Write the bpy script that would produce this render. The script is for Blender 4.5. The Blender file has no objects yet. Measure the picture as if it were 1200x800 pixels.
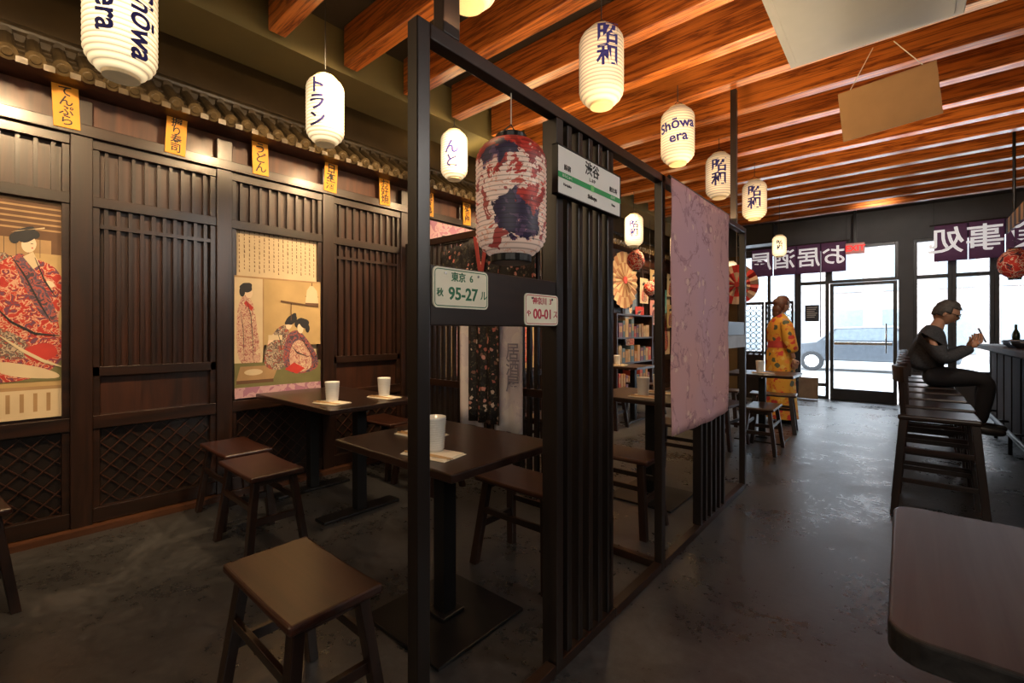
import bpy, bmesh, math, random
from mathutils import Vector, Matrix, Euler
random.seed(7)
scene=bpy.context.scene
COL=scene.collection
R=math.radians
# ------------------------------------------------------------------ materials
MATS={}
def _new(name):
    m=bpy.data.materials.new(name); m.use_nodes=True
    nt=m.node_tree; b=nt.nodes['Principled BSDF']
    MATS[name]=m
    return m,nt,b
def _ramp(nt,stops):
    r=nt.nodes.new('ShaderNodeValToRGB'); e=r.color_ramp.elements
    while len(e)<len(stops): e.new(0.5)
    for i,(p,c) in enumerate(stops):
        e[i].position=p; e[i].color=(c[0],c[1],c[2],1)
    return r
def _math(nt,op,a,b=None,c=None):
    n=nt.nodes.new('ShaderNodeMath'); n.operation=op
    for i,x in enumerate((a,b,c)):
        if x is None: continue
        if isinstance(x,(int,float)): n.inputs[i].default_value=x
        else: nt.links.new(x,n.inputs[i])
    return n.outputs[0]
def _mix(nt,f,a,b,bt='MIX'):
    n=nt.nodes.new('ShaderNodeMix'); n.data_type='RGBA'; n.blend_type=bt
    for k,x in((0,f),(6,a),(7,b)):
        if isinstance(x,(int,float)): n.inputs[k].default_value=x
        elif isinstance(x,tuple): n.inputs[k].default_value=(*x,1)
        else: nt.links.new(x,n.inputs[k])
    return n.outputs[2]
def _coord(nt,scale=(1,1,1),rot=(0,0,0)):
    t=nt.nodes.new('ShaderNodeTexCoord'); mp=nt.nodes.new('ShaderNodeMapping')
    mp.inputs['Scale'].default_value=scale; mp.inputs['Rotation'].default_value=rot
    nt.links.new(t.outputs['Object'],mp.inputs['Vector']); return mp
def _bump(nt,b,fac,strength,dist=0.01):
    bp=nt.nodes.new('ShaderNodeBump'); bp.inputs['Strength'].default_value=strength; bp.inputs['Distance'].default_value=dist
    nt.links.new(fac,bp.inputs['Height']); nt.links.new(bp.outputs['Normal'],b.inputs['Normal'])
def plain(name,col,rough=0.5,metal=0.0,var=0.15,vs=9.0,bump=0.0,es=0.0,ecol=None,coat=0.0):
    if name in MATS: return MATS[name]
    m,nt,b=_new(name)
    mp=_coord(nt); n=nt.nodes.new('ShaderNodeTexNoise'); n.inputs['Scale'].default_value=vs; n.inputs['Detail'].default_value=4
    nt.links.new(mp.outputs[0],n.inputs['Vector'])
    r=_ramp(nt,[(0.3,[c*(1-var) for c in col]),(0.7,[min(1,c*(1+var)) for c in col])])
    nt.links.new(n.outputs['Fac'],r.inputs[0]); nt.links.new(r.outputs[0],b.inputs['Base Color'])
    b.inputs['Roughness'].default_value=rough; b.inputs['Metallic'].default_value=metal
    b.inputs['Coat Weight'].default_value=coat
    if es>0:
        b.inputs['Emission Color'].default_value=(*(ecol or col),1); b.inputs['Emission Strength'].default_value=es
    if bump>0: _bump(nt,b,n.outputs['Fac'],bump)
    return m
def wood(name,c1,c2,axis=2,scale=6,rough=0.4,coat=0.2,stretch=0.08,bump=0.1,wave=False,dist=0.6,spec=0.5):
    if name in MATS: return MATS[name]
    m,nt,b=_new(name)
    s=[scale*3]*3; s[axis]=scale*3*stretch
    mp=_coord(nt,tuple(s))
    n=nt.nodes.new('ShaderNodeTexNoise'); n.inputs['Scale'].default_value=1.0; n.inputs['Detail'].default_value=6; n.inputs['Roughness'].default_value=0.6
    n.inputs['Distortion'].default_value=dist
    nt.links.new(mp.outputs[0],n.inputs['Vector'])
    fac=n.outputs['Fac']
    if wave:
        w=_math(nt,'MULTIPLY',fac,4.0); f=_math(nt,'PINGPONG',w,0.5); fac=_math(nt,'MULTIPLY',f,2.0)
        r=_ramp(nt,[(0.02,c1),(0.35,[(a*0.4+bb*0.6) for a,bb in zip(c1,c2)]),(0.95,c2)])
    else:
        r=_ramp(nt,[(0.32,c1),(0.68,c2)])
    nt.links.new(fac,r.inputs[0]); nt.links.new(r.outputs[0],b.inputs['Base Color'])
    b.inputs['Roughness'].default_value=rough; b.inputs['Coat Weight'].default_value=coat; b.inputs['Coat Roughness'].default_value=0.18
    b.inputs['Specular IOR Level'].default_value=spec
    if bump>0: _bump(nt,b,fac,bump,0.004)
    return m
def print_mat(name,base,cols,scale=8,rough=0.75,dist=1.2,interp='CONSTANT'):
    if name in MATS: return MATS[name]
    m,nt,b=_new(name)
    mp=_coord(nt,(scale,scale,scale))
    n=nt.nodes.new('ShaderNodeTexNoise'); n.inputs['Scale'].default_value=1; n.inputs['Detail'].default_value=3.5; n.inputs['Distortion'].default_value=dist
    nt.links.new(mp.outputs[0],n.inputs['Vector'])
    stops=[(0.0,base)]; k=len(cols)
    for i,c in enumerate(cols): stops.append((0.40+0.26*i/max(1,k),c))
    r=_ramp(nt,stops); r.color_ramp.interpolation=interp
    nt.links.new(n.outputs['Fac'],r.inputs[0]); nt.links.new(r.outputs[0],b.inputs['Base Color'])
    b.inputs['Roughness'].default_value=rough
    return m
def floral(name,base,cols,scale=14,rough=0.75,thr=0.33,leaf=(0.1,0.2,0.08)):
    if name in MATS: return MATS[name]
    m,nt,b=_new(name)
    mp=_coord(nt,(scale,scale,scale))
    nz=nt.nodes.new('ShaderNodeTexNoise'); nz.inputs['Scale'].default_value=2.2; nz.inputs['Detail'].default_value=3
    nt.links.new(mp.outputs[0],nz.inputs['Vector'])
    mx=_mix(nt,0.35,mp.outputs[0],nz.outputs['Color'],'LINEAR_LIGHT')
    v=nt.nodes.new('ShaderNodeTexVoronoi'); v.inputs['Scale'].default_value=1.0
    nt.links.new(mx,v.inputs['Vector'])
    sep=nt.nodes.new('ShaderNodeSeparateColor'); nt.links.new(v.outputs['Color'],sep.inputs[0])
    rc=_ramp(nt,[(i/len(cols),c) for i,c in enumerate(cols)]); rc.color_ramp.interpolation='CONSTANT'
    nt.links.new(sep.outputs[0],rc.inputs[0])
    lt=_math(nt,'LESS_THAN',v.outputs['Distance'],thr)
    r2=_ramp(nt,[(0.0,base),(0.6,leaf)]); r2.color_ramp.interpolation='CONSTANT'
    nt.links.new(nz.outputs['Fac'],r2.inputs[0])
    nt.links.new(_mix(nt,lt,r2.outputs[0],rc.outputs[0]),b.inputs['Base Color']); b.inputs['Roughness'].default_value=rough
    return m

_d1=(0.0065,0.003,0.002); _d2=(0.026,0.0095,0.0048)
DARK=wood('dark_wood_z',_d1,_d2,2,rough=0.36,coat=0.25)
DARKY=wood('dark_wood_y',_d1,_d2,1,rough=0.36,coat=0.25)
DARKX=wood('dark_wood_x',_d1,_d2,0,rough=0.36,coat=0.25)
PANEL=wood('panel_board',(0.012,0.0045,0.0026),(0.050,0.0155,0.007),2,rough=0.42,coat=0.2)
UPPER=wood('upper_board',(0.035,0.009,0.0035),(0.095,0.028,0.010),2,scale=5,rough=0.5)
BLACKW=wood('black_frame',(0.005,0.0035,0.003),(0.014,0.008,0.006),2,rough=0.38,coat=0.2)
SEATW=wood('seat_walnut',(0.010,0.0032,0.0022),(0.042,0.012,0.006),0,scale=5,rough=0.34,coat=0.25,bump=0.05)
TABLEW=wood('table_espresso',(0.008,0.0036,0.0025),(0.024,0.0095,0.006),0,scale=4,rough=0.33,coat=0.25,bump=0.05)
BEAMW=wood('beam_wood',(0.15,0.030,0.0055),(0.62,0.185,0.033),0,scale=9,rough=0.3,coat=0.6,stretch=0.045,bump=0.05,wave=True,dist=0.35)
METAL=plain('black_metal',(0.012,0.012,0.013),0.35,0.4)
CHROME=plain('brushed_metal',(0.6,0.6,0.6),0.25,1.0)
WHITE=plain('white_porcelain',(0.85,0.83,0.78),0.3,var=0.03,coat=0.3)
NAPK=plain('napkin_paper',(0.82,0.74,0.6),0.8,var=0.05)
CORD=plain('cord',(0.03,0.03,0.03),0.7)
STRING=plain('string',(0.7,0.65,0.55),0.8)
BLUEINK=plain('blue_ink',(0.02,0.017,0.17),0.7)
BLACKINK=plain('black_ink',(0.01,0.01,0.01),0.6)
BAMBOO=plain('chopstick_wood',(0.6,0.38,0.18),0.5)

# ------------------------------------------------------------------ mesh builder
class MB:
    def __init__(s): s.bm=bmesh.new()
    def _mi(s,vs,mi):
        if mi:
            for f in {f for v in vs for f in v.link_faces}: f.material_index=mi
    def box(s,c,size,rot=None,mi=0):
        M=Matrix.Translation(Vector(c))
        if rot is not None: M=M@(rot.to_matrix().to_4x4() if hasattr(rot,'to_matrix') else rot)
        M=M@Matrix.Diagonal((size[0],size[1],size[2],1))
        r=bmesh.ops.create_cube(s.bm,size=1,matrix=M); s._mi(r['verts'],mi); return s
    def b2(s,a,b,mi=0):
        a=Vector(a);b=Vector(b); return s.box((a+b)/2,[abs(x) for x in (b-a)],mi=mi)
    def cyl(s,p0,p1,r0,r1=None,seg=16,mi=0):
        p0=Vector(p0);p1=Vector(p1); d=p1-p0
        if r1 is None:r1=r0
        M=Matrix.Translation((p0+p1)/2)@d.to_track_quat('Z','Y').to_matrix().to_4x4()
        r=bmesh.ops.create_cone(s.bm,cap_ends=True,segments=seg,radius1=r0,radius2=r1,depth=d.length,matrix=M)
        s._mi(r['verts'],mi); return s
    def sph(s,c,r,mi=0,sc=(1,1,1),seg=16):
        M=Matrix.Translation(Vector(c))@Matrix.Diagonal((sc[0],sc[1],sc[2],1))
        q=bmesh.ops.create_uvsphere(s.bm,u_segments=seg,v_segments=max(6,seg//2),radius=r,matrix=M); s._mi(q['verts'],mi); return s
    def bar(s,p0,p1,w,h,mi=0):
        p0=Vector(p0);p1=Vector(p1); d=p1-p0
        q=d.to_track_quat('X','Z')
        return s.box((p0+p1)/2,(d.length,w,h),q,mi)
    def skew(s,p0,p1,w0,w1=None,mi=0,asp=1.0):
        if w1 is None:w1=w0
        vs=[]
        for p,w in((p0,w0),(p1,w1)):
            for a,b in((-1,-1),(1,-1),(1,1),(-1,1)):
                vs.append(s.bm.verts.new((p[0]+a*w/2,p[1]+b*w*asp/2,p[2])))
        F=[(3,2,1,0),(4,5,6,7),(0,1,5,4),(1,2,6,5),(2,3,7,6),(3,0,4,7)]
        for f in F:
            q=s.bm.faces.new([vs[i] for i in f]); q.material_index=mi
        return s
    def loft(s,rings,mi=0,cap=True,closed=True):
        rows=[[s.bm.verts.new(p) for p in r] for r in rings]; n=len(rows[0])
        for a,b in zip(rows,rows[1:]):
            for i in range(n if closed else n-1):
                j=(i+1)%n
                f=s.bm.faces.new((a[i],a[j],b[j],b[i])); f.material_index=mi
        if cap and closed:
            f=s.bm.faces.new(rows[0][::-1]); f.material_index=mi
            f=s.bm.faces.new(rows[-1]); f.material_index=mi
        return s
    def lathe(s,prof,c=(0,0,0),seg=32,mi=0,cap=True):
        rings=[]
        for r,z in prof:
            rings.append([(c[0]+r*math.cos(2*math.pi*i/seg),c[1]+r*math.sin(2*math.pi*i/seg),c[2]+z) for i in range(seg)])
        return s.loft(rings,mi,cap)
    def poly(s,pts,mi=0):
        f=s.bm.faces.new([s.bm.verts.new(p) for p in pts]); f.material_index=mi; return s
    def prism(s,pts,d,mi=0):
        d=Vector(d); a=[s.bm.verts.new(p) for p in pts]; b=[s.bm.verts.new(Vector(p)+d) for p in pts]
        n=len(a)
        fs=[s.bm.faces.new(a[::-1]),s.bm.faces.new(b)]
        for i in range(n): fs.append(s.bm.faces.new((a[i],a[(i+1)%n],b[(i+1)%n],b[i])))
        for f in fs:f.material_index=mi
        return s
    def mesh(s,me,M=None,mi=0):
        n0=len(s.bm.faces); v0=len(s.bm.verts)
        s.bm.from_mesh(me); s.bm.verts.ensure_lookup_table(); s.bm.faces.ensure_lookup_table()
        if M is not None: bmesh.ops.transform(s.bm,matrix=M,verts=s.bm.verts[v0:])
        for f in s.bm.faces[n0:]: f.material_index=mi
        return s
    def obj(s,name,mats,parent=None,loc=(0,0,0),rot=(0,0,0),smooth=False,bevel=0,seg=2,fixn=True,**tags):
        if fixn: bmesh.ops.recalc_face_normals(s.bm,faces=s.bm.faces)
        me=bpy.data.meshes.new(name); s.bm.to_mesh(me); s.bm.free()
        if not isinstance(mats,(list,tuple)): mats=[mats]
        for m in mats: me.materials.append(m)
        if smooth:
            for p in me.polygons:p.use_smooth=True
        ob=bpy.data.objects.new(name,me); COL.objects.link(ob)
        ob.location=loc; ob.rotation_euler=rot
        if parent: ob.parent=parent
        if bevel:
            md=ob.modifiers.new('bevel','BEVEL'); md.width=bevel; md.segments=seg; md.limit_method='ANGLE'; md.angle_limit=R(40)
        for k,v in tags.items(): ob[k]=v
        return ob
def thing(name,label,category,loc=(0,0,0),rot=(0,0,0),group=None,kind=None):
    e=bpy.data.objects.new(name,None); e.empty_display_size=0.1; COL.objects.link(e)
    e.location=loc; e.rotation_euler=rot
    if kind: e['kind']=kind
    e['label']=label; e['category']=category
    if group:e['group']=group
    return e
def dup(root,loc=None,rotz=None,label=None):
    def rec(o,par):
        c=o.copy(); COL.objects.link(c)
        if par is not None: c.parent=par
        for ch in list(kids.get(o.name,[])): rec(ch,c)
        return c
    kids={}
    for o in bpy.data.objects:
        if o.parent: kids.setdefault(o.parent.name,[]).append(o)
    c=rec(root,None)
    if loc is not None:c.location=loc
    if rotz is not None:c.rotation_euler[2]=rotz
    if label:c['label']=label
    return c
def text_me(s,size,ext=0.0006,bold=0.0,vertical=False,space=1.0,line=1.0):
    cu=bpy.data.curves.new('t','FONT'); cu.body='\n'.join(s) if vertical else s
    cu.size=size; cu.align_x='CENTER'; cu.align_y='CENTER'; cu.extrude=ext; cu.offset=bold*size
    cu.space_character=space; cu.space_line=line; cu.resolution_u=3
    o=bpy.data.objects.new('t',cu); COL.objects.link(o)
    dg=bpy.context.evaluated_depsgraph_get(); dg.update()
    me=bpy.data.meshes.new_from_object(o.evaluated_get(dg))
    bpy.data.objects.remove(o); bpy.data.curves.remove(cu)
    return me
FX=Matrix(((0,0,1),(1,0,0),(0,1,0))).to_4x4()
FN=Matrix(((1,0,0),(0,0,-1),(0,1,0))).to_4x4()
T=Matrix.Translation
def lettering(parent,items,F,mat,name='lettering',**tags):
    m=MB()
    for it in items:
        s,size,x,y,off=it[:5]; opt=it[5] if len(it)>5 else {}
        rot=opt.pop('rot',0); sx=opt.pop('sx',1)
        me=text_me(s,size,**opt)
        m.mesh(me,F@T((x,y,off))@Matrix.Rotation(rot,4,'Z')@Matrix.Diagonal((sx,1,1,1)))
    return m.obj(name,mat,parent,fixn=False,**tags)

# ------------------------------------------------------------------ room shell
XL=-3.85; YF=9.9; ZC=3.27; XR=2.5; YB=-2.6
def floor_mat():
    m,nt,b=_new('polished_concrete')
    mp=_coord(nt)
    n=nt.nodes.new('ShaderNodeTexNoise'); n.inputs['Scale'].default_value=2.1; n.inputs['Detail'].default_value=9; n.inputs['Roughness'].default_value=0.68; n.inputs['Distortion'].default_value=0.3
    n2=nt.nodes.new('ShaderNodeTexNoise'); n2.inputs['Scale'].default_value=24; n2.inputs['Detail'].default_value=7; n2.inputs['Roughness'].default_value=0.7
    for q in(n,n2): nt.links.new(mp.outputs[0],q.inputs['Vector'])
    fac=_math(nt,'MULTIPLY_ADD',n2.outputs['Fac'],0.4,_math(nt,'MULTIPLY',n.outputs['Fac'],0.6))
    r=_ramp(nt,[(0.37,(0.016,0.0155,0.016)),(0.5,(0.034,0.0335,0.035)),(0.63,(0.068,0.067,0.070))])
    nt.links.new(fac,r.inputs[0]); nt.links.new(r.outputs[0],b.inputs['Base Color'])
    rr=nt.nodes.new('ShaderNodeMapRange'); rr.inputs['From Min'].default_value=0.38; rr.inputs['From Max'].default_value=0.62
    rr.inputs['To Min'].default_value=0.22; rr.inputs['To Max'].default_value=0.44
    nt.links.new(fac,rr.inputs['Value']); nt.links.new(rr.outputs[0],b.inputs['Roughness'])
    b.inputs['Specular IOR Level'].default_value=0.9
    _bump(nt,b,n2.outputs['Fac'],0.14,0.008)
    return m
FLOOR=floor_mat()
CEILM=plain('ceiling_olive',(0.13,0.10,0.033),0.8,var=0.08,vs=3)
CEILD=plain('ceiling_gap_shade',(0.03,0.02,0.012),0.8,var=0.08,vs=3)  # dark tone stands in for shade between the beams
WALLD=plain('wall_charcoal',(0.08,0.08,0.085),0.75,var=0.1,vs=4)
WALLB=plain('wall_brown',(0.11,0.065,0.022),0.75,var=0.2,vs=4)
def struct(name,a,b,mat,bevel=0,label=None):
    o=MB().b2(a,b).obj(name,mat,bevel=bevel); o['kind']='structure'
    return o
struct('floor',(XL-0.1,YB,-0.1),(XR+0.1,YF+0.1,0),FLOOR)
struct('ceiling',(XL-0.1,YB,ZC),(XR+0.1,YF+0.1,ZC+0.1),CEILM)
struct('ceiling.001',(-2.89,YB,ZC-0.0045),(XR,YF,ZC-0.0005),CEILD)  # thin dark sheet added under the ceiling to darken the beam gaps
struct('wall_left',(XL-0.1,YB,0),(XL,YF,ZC),WALLB)
struct('wall_right',(XR,YB,0),(XR+0.1,YF,ZC),WALLD)
struct('wall_back',(XL,YB-0.1,0),(XR,YB,ZC),WALLD)
struct('wall_front',(XL,YF,2.72),(XR,YF+0.12,ZC),WALLD)
struct('wall_front.001',(XL,YF,0),(-2.45,YF+0.12,2.72),WALLB)
struct('wall_front.002',(-0.06,YF,0),(0.12,YF+0.12,2.72),WALLD)
struct('wall_front.003',(0.12,YF,0),(XR,YF+0.12,0.55),WALLD)
struct('trim_1',(-3.3,YB,2.98),(-2.9,YF,ZC),CEILM)
struct('baseboard_left',(XL,YB,0),(XL+0.14,YF,0.035),wood('base_strip',(0.04,0.014,0.006),(0.09,0.034,0.015),1))
def glass_mat():
    m=bpy.data.materials.new('window_glass'); m.use_nodes=True; nt=m.node_tree; nt.nodes.clear()
    o=nt.nodes.new('ShaderNodeOutputMaterial'); t=nt.nodes.new('ShaderNodeBsdfTransparent'); g=nt.nodes.new('ShaderNodeBsdfGlossy')
    g.inputs['Roughness'].default_value=0.03; t.inputs['Color'].default_value=(0.95,0.98,1,1)
    mx=nt.nodes.new('ShaderNodeMixShader'); lw=nt.nodes.new('ShaderNodeLayerWeight'); lw.inputs[0].default_value=0.15
    nt.links.new(lw.outputs['Fresnel'],mx.inputs[0]); nt.links.new(t.outputs[0],mx.inputs[1]); nt.links.new(g.outputs[0],mx.inputs[2]); nt.links.new(mx.outputs[0],o.inputs[0])
    return m
GLASS=glass_mat()
FRAME=plain('window_frame_metal',(0.045,0.047,0.052),0.4,0.4)
def window(n,x0,x1,z0,z1,nx=1,zs=(),door=False):
    e=bpy.data.objects.new(('door_' if door else 'window_')+str(n),None); COL.objects.link(e); e['kind']='structure'; e.location=(x0,YF,0)
    w=x1-x0; t=0.05; m=MB()
    m.b2((0,0.02,z0),(t,0.1,z1)); m.b2((w-t,0.02,z0),(w,0.1,z1)); m.b2((t,0.02,z1-t),(w-t,0.1,z1)); m.b2((t,0.02,z0),(w-t,0.1,z0+(0.2 if door else t)))
    for i in range(1,nx): m.b2((w*i/nx-t/2,0.02,z0),(w*i/nx+t/2,0.1,z1))
    for z in zs: m.b2((t,0.03,z-0.03),(w-t,0.09,z+0.03))
    m.obj('frame',FRAME,e,bevel=0.004)
    MB().b2((t*0.5,0.055,z0+t*0.5),(w-t*0.5,0.062,z1-t*0.5)).obj('glass_pane',GLASS,e)
    return e
window(1,-2.45,-1.5,0,2.72,2,(0.8,))
window(2,-1.5,-1.02,0,2.72,1,(0.25,2.1))
window(3,-1.02,-0.06,2.08,2.72,1)
door=window(1,-1.0,-0.08,0.0,2.07,1,(),True)
m=MB(); m.cyl((0.78,-0.03,0.85),(0.78,-0.03,1.35),0.012); m.cyl((0.78,-0.03,0.9),(0.78,0.03,0.9),0.009); m.cyl((0.78,-0.03,1.3),(0.78,0.03,1.3),0.009)
m.obj('door_handle',CHROME,door,smooth=True)
m=MB(); m.b2((0.06,-0.01,0.98),(0.86,0.02,1.03)); m.obj('push_bar',CHROME,door,bevel=0.004)
window(4,0.12,0.58,0.55,2.72,1,(2.1,))
window(5,0.58,1.04,0.55,2.72,1,(2.1,))
window(6,1.04,2.5,0.55,2.72,3,(2.1,))

# ------------------------------------------------------------------ ceiling beams
ys=[-0.77+0.48*i for i in range(20)]
for i,y in enumerate(ys):
    m=MB().b2((-2.85,-0.05,3.0),(XR,0.05,3.265))
    bmesh.ops.translate(m.bm,vec=(i*1.37,i*2.11,0),verts=m.bm.verts)
    o=m.obj('ceiling_beam',BEAMW,bevel=0.006); o.location=(-i*1.37,y-i*2.11,0)
    o['label']='orange-brown oiled wood beam running across under the ceiling'; o['category']='ceiling beam'; o['group']='exposed ceiling beams'

p=MB().b2((-0.56,2.62,2.94),(0.25,3.46,2.995)).b2((-0.52,2.66,2.93),(0.21,3.42,2.94)).obj('ceiling_panel',plain('grey_panel',(0.20,0.21,0.225),0.45,var=0.03),bevel=0.004)
p['label']='flat light grey square panel fixed under the ceiling beams'; p['category']='ceiling panel'
vent=thing('air_vent','dark slatted air vent set in the olive ceiling','air vent',(0,0,0))
m=MB(); m.b2((-3.45,0.50,3.24),(-3.3-0.02,0.95,3.268)); m.obj('vent_frame',METAL,vent,bevel=0.003)
m=MB()
for i in range(9): m.b2((-3.44,0.52+i*0.048,3.228),(-3.33,0.54+i*0.048,3.24))
m.obj('vent_slats',METAL,vent)

# ------------------------------------------------------------------ left wall panelling
POSTX=(0.39,1.155,1.95,2.75,3.53,4.3,5.1,5.87,6.65,7.43,8.2,8.98,9.75,-0.42,-1.2)
for i,y in enumerate(sorted(POSTX)):
    struct('trim_%d'%(i+2),(XL+0.002,y-0.05,0.035),(XL+0.085,y+0.05,2.62),DARK,bevel=0.004)
struct('trim_30',(XL+0.002,YB,2.40),(XL+0.10,YF-0.01,2.47),DARKY,bevel=0.004)
struct('trim_31',(XL+0.001,YB,2.47),(XL+0.03,YF-0.01,2.66),UPPER)
def bay(y0,y1,kind):
    w=y1-y0
    e=thing('wall_panel','dark-stained wooden lattice wall panel with vertical slats' if kind=='slat' else 'dark wooden wall panel framing a print above diamond lattice','wall panel',(XL+0.002,y0,0),group='dark wood wall panels')
    MB().b2((0,0,0.04),(0.022,w,2.40)).obj('backboard',PANEL,e)
    MB().b2((0.0222,0.036,0.13),(0.026,w-0.036,0.62)).obj('lattice_backing',BLACKW,e)
    f=MB(); g=0.0015
    for z0,z1 in((0.04,0.13),(0.62,0.70),(2.34,2.40),(1.985,2.05)): f.b2((0.022+g,0,z0),(0.07,w,z1))
    if kind=='slat':
        f.b2((0.023,0,0.94),(0.06,w,1.0))
    for a in(0,w-0.035): f.b2((0.022+g,a,0.13),(0.06,a+0.035,0.62)); f.b2((0.022+g,a,0.70),(0.06,a+0.035,1.985)); f.b2((0.022+g,a,2.05),(0.06,a+0.035,2.34))
    f.obj('frame',DARKY,e,bevel=0.003)
    s=MB(); n=9
    for i in range(n):
        yy=0.035+(w-0.07)*(i+0.5)/n
        s.b2((0.024,yy-0.009,2.05),(0.05,yy+0.009,2.34))
    if kind=='slat':
        n=10
        for i in range(n):
            yy=0.035+(w-0.07)*(i+0.5)/n
            s.b2((0.024,yy-0.010,1.0),(0.054,yy+0.010,1.985))
        s.b2((0.024,0.035,1.86),(0.058,w-0.035,1.885))
    s.obj('slats',DARK,e)
    l=MB(); y_a,y_b,z_a,z_b=0.035,w-0.035,0.13,0.62
    W=y_b-y_a;H=z_b-z_a; st=0.098
    for sg in(1,-1):
        k=-H
        while k<W:
            t0=max(0,-k); t1=min(H,W-k)
            if t1-t0>0.02:
                ya,yb=k+t0,k+t1; za,zb=t0,t1
                if sg<0: ya,yb=W-ya,W-yb
                l.bar((0.036+0.003*sg,y_a+ya,z_a+za),(0.036+0.003*sg,y_a+yb,z_a+zb),0.006,0.006)
            k+=st
    l.obj('diamond_lattice',PANEL,e)
    return e
BAYS=[(-0.37,0.34,'poster'),(0.44,1.105,'slat'),(1.205,1.9,'poster'),(2.0,2.7,'slat'),(2.8,3.48,'poster'),(3.58,4.25,'slat'),(4.35,5.05,'poster'),(5.15,5.82,'slat'),(5.92,6.6,'poster'),(6.7,7.38,'slat'),(7.48,8.15,'poster'),(8.25,8.93,'slat'),(9.03,9.7,'poster')]
for b_ in BAYS: bay(*b_)

# ------------------------------------------------------------------ tiled eave
TILE=plain('roof_tile',(0.055,0.037,0.018),0.42,var=0.5,vs=14,bump=0.3)
TILE2=plain('roof_tile_cap',(0.095,0.065,0.030),0.38,var=0.45,vs=20,bump=0.3)
e=thing('tiled_eave','miniature tiled eave of grey-brown clay barrel tiles along the panelled wall','roof eave')
y0,y1=-0.6,9.6
x_hi,z_hi,x_lo,z_lo=XL+0.045,2.87,XL+0.27,2.70
MB().prism([(XL+0.002,y0,2.665),(x_lo-0.01,y0,z_lo-0.035),(x_lo-0.01,y0,z_lo-0.012),(x_hi,y0,z_hi-0.02),(XL+0.002,y0,z_hi-0.02)],(0,y1-y0,0)).obj('eave_board',UPPER,e)
m=MB(); sp=0.105; n=int((y1-y0)/sp)
for i in range(n):
    yy=y0+sp*(i+0.5)
    m.cyl((x_hi,yy,z_hi),(x_lo,yy,z_lo),0.034,0.036,seg=12)
    for k in range(3):
        a=k/3; b=(k+1)/3+0.02
        pa=Vector((x_hi+(x_lo-x_hi)*a,yy+sp/2,z_hi+(z_lo-z_hi)*a-0.012)); pb=Vector((x_hi+(x_lo-x_hi)*b,yy+sp/2,z_hi+(z_lo-z_hi)*b-0.002))
        m.bar(pa,pb,0.06,0.012)
m.obj('tile_course',TILE,e)
m=MB()
for i in range(n):
    yy=y0+sp*(i+0.5)
    d_=Vector((x_lo-x_hi,0,z_lo-z_hi)).normalized(); c=Vector((x_lo,yy,z_lo))
    m.cyl(c,c+d_*0.014,0.042,0.042,seg=16); m.cyl(c+d_*0.014,c+d_*0.02,0.026,0.02,seg=12)
    m.bar(c+Vector((0,0.03,-0.03)),c+Vector((0,sp-0.03,-0.03)),0.014,0.035)
m.obj('tile_end_cap',TILE2,e)
m=MB()
m.b2((XL+0.002,y0,z_hi-0.01),(XL+0.05,y1,z_hi+0.04))
for i in range(n):
    yy=y0+sp*(i+0.5); m.cyl((XL+0.05,yy,z_hi+0.02),(XL+0.075,yy,z_hi+0.02),0.03,0.026,seg=12)
m.cyl((XL+0.035,y0,z_hi+0.06),(XL+0.035,y1,z_hi+0.06),0.032,seg=12)
m.obj('ridge_tile',TILE,e)

# ------------------------------------------------------------------ yellow menu tags
TAG=plain('menu_tag_yellow',(0.74,0.31,0.02),0.6,var=0.08,vs=6)
tags=[('てんぷら',0.32,0.04),('握り寿司',0.856,-0.05),('うどん',1.39,0.03),('日本酒',1.957,-0.05),('お好焼',2.495,0.03),('焼き鳥',3.03,0),('定食屋',3.57,0.03)]
for s,y,tilt in tags:
    e=thing('menu_tag','yellow vertical menu plaque with black brush characters under the tiled eave','menu sign',(XL+0.1042,y,2.545),(tilt,0,0),group='yellow menu plaques')
    MB().box((0,0,0),(0.008,0.115,0.25)).obj('plaque',TAG,e,bevel=0.002)
    k=len(s)
    lettering(e,[(s,0.085 if k==3 else 0.066,0,0.0,0.0045,dict(vertical=True,bold=0.014,line=0.86))],FX,BLACKINK)
    MB().b2((-0.003,-0.004,0.125),(0.001,0.004,0.15)).obj('hook',METAL,e)

# ------------------------------------------------------------------ posters
def blob(cx,cy,rx,ry,rot=0,n=22,wob=0.0,seed=0):
    rr=random.Random(seed); ph=rr.random()*6
    out=[]
    for i in range(n):
        a=2*math.pi*i/n; k=1+wob*math.sin(3*a+ph)+wob*0.6*math.sin(5*a+ph*2)
        x=rx*k*math.cos(a); y=ry*k*math.sin(a)
        out.append((cx+x*math.cos(rot)-y*math.sin(rot),cy+x*math.sin(rot)+y*math.cos(rot)))
    return out
def smooth(pts,it=2):
    for _ in range(it):
        q=[]
        for i in range(len(pts)):
            a=pts[i]; b=pts[(i+1)%len(pts)]
            q.append((a[0]*0.75+b[0]*0.25,a[1]*0.75+b[1]*0.25)); q.append((a[0]*0.25+b[0]*0.75,a[1]*0.25+b[1]*0.75))
        pts=q
    return pts
def stroke(pts,w=0.005):
    pts=[Vector(p) for p in pts]; L=[];Rr=[]
    for i,p in enumerate(pts):
        d=(pts[min(i+1,len(pts)-1)]-pts[max(i-1,0)]); d=d.normalized() if d.length else Vector((1,0)); n=Vector((-d.y,d.x))*w*(0.4+math.sin(math.pi*i/(len(pts)-1)))*0.5
        L.append(p+n); Rr.append(p-n)
    return [tuple(q) for q in L+Rr[::-1]]
def rect(x0,y0,x1,y1): return [(x0,y0),(x1,y0),(x1,y1),(x0,y1)]
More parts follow.
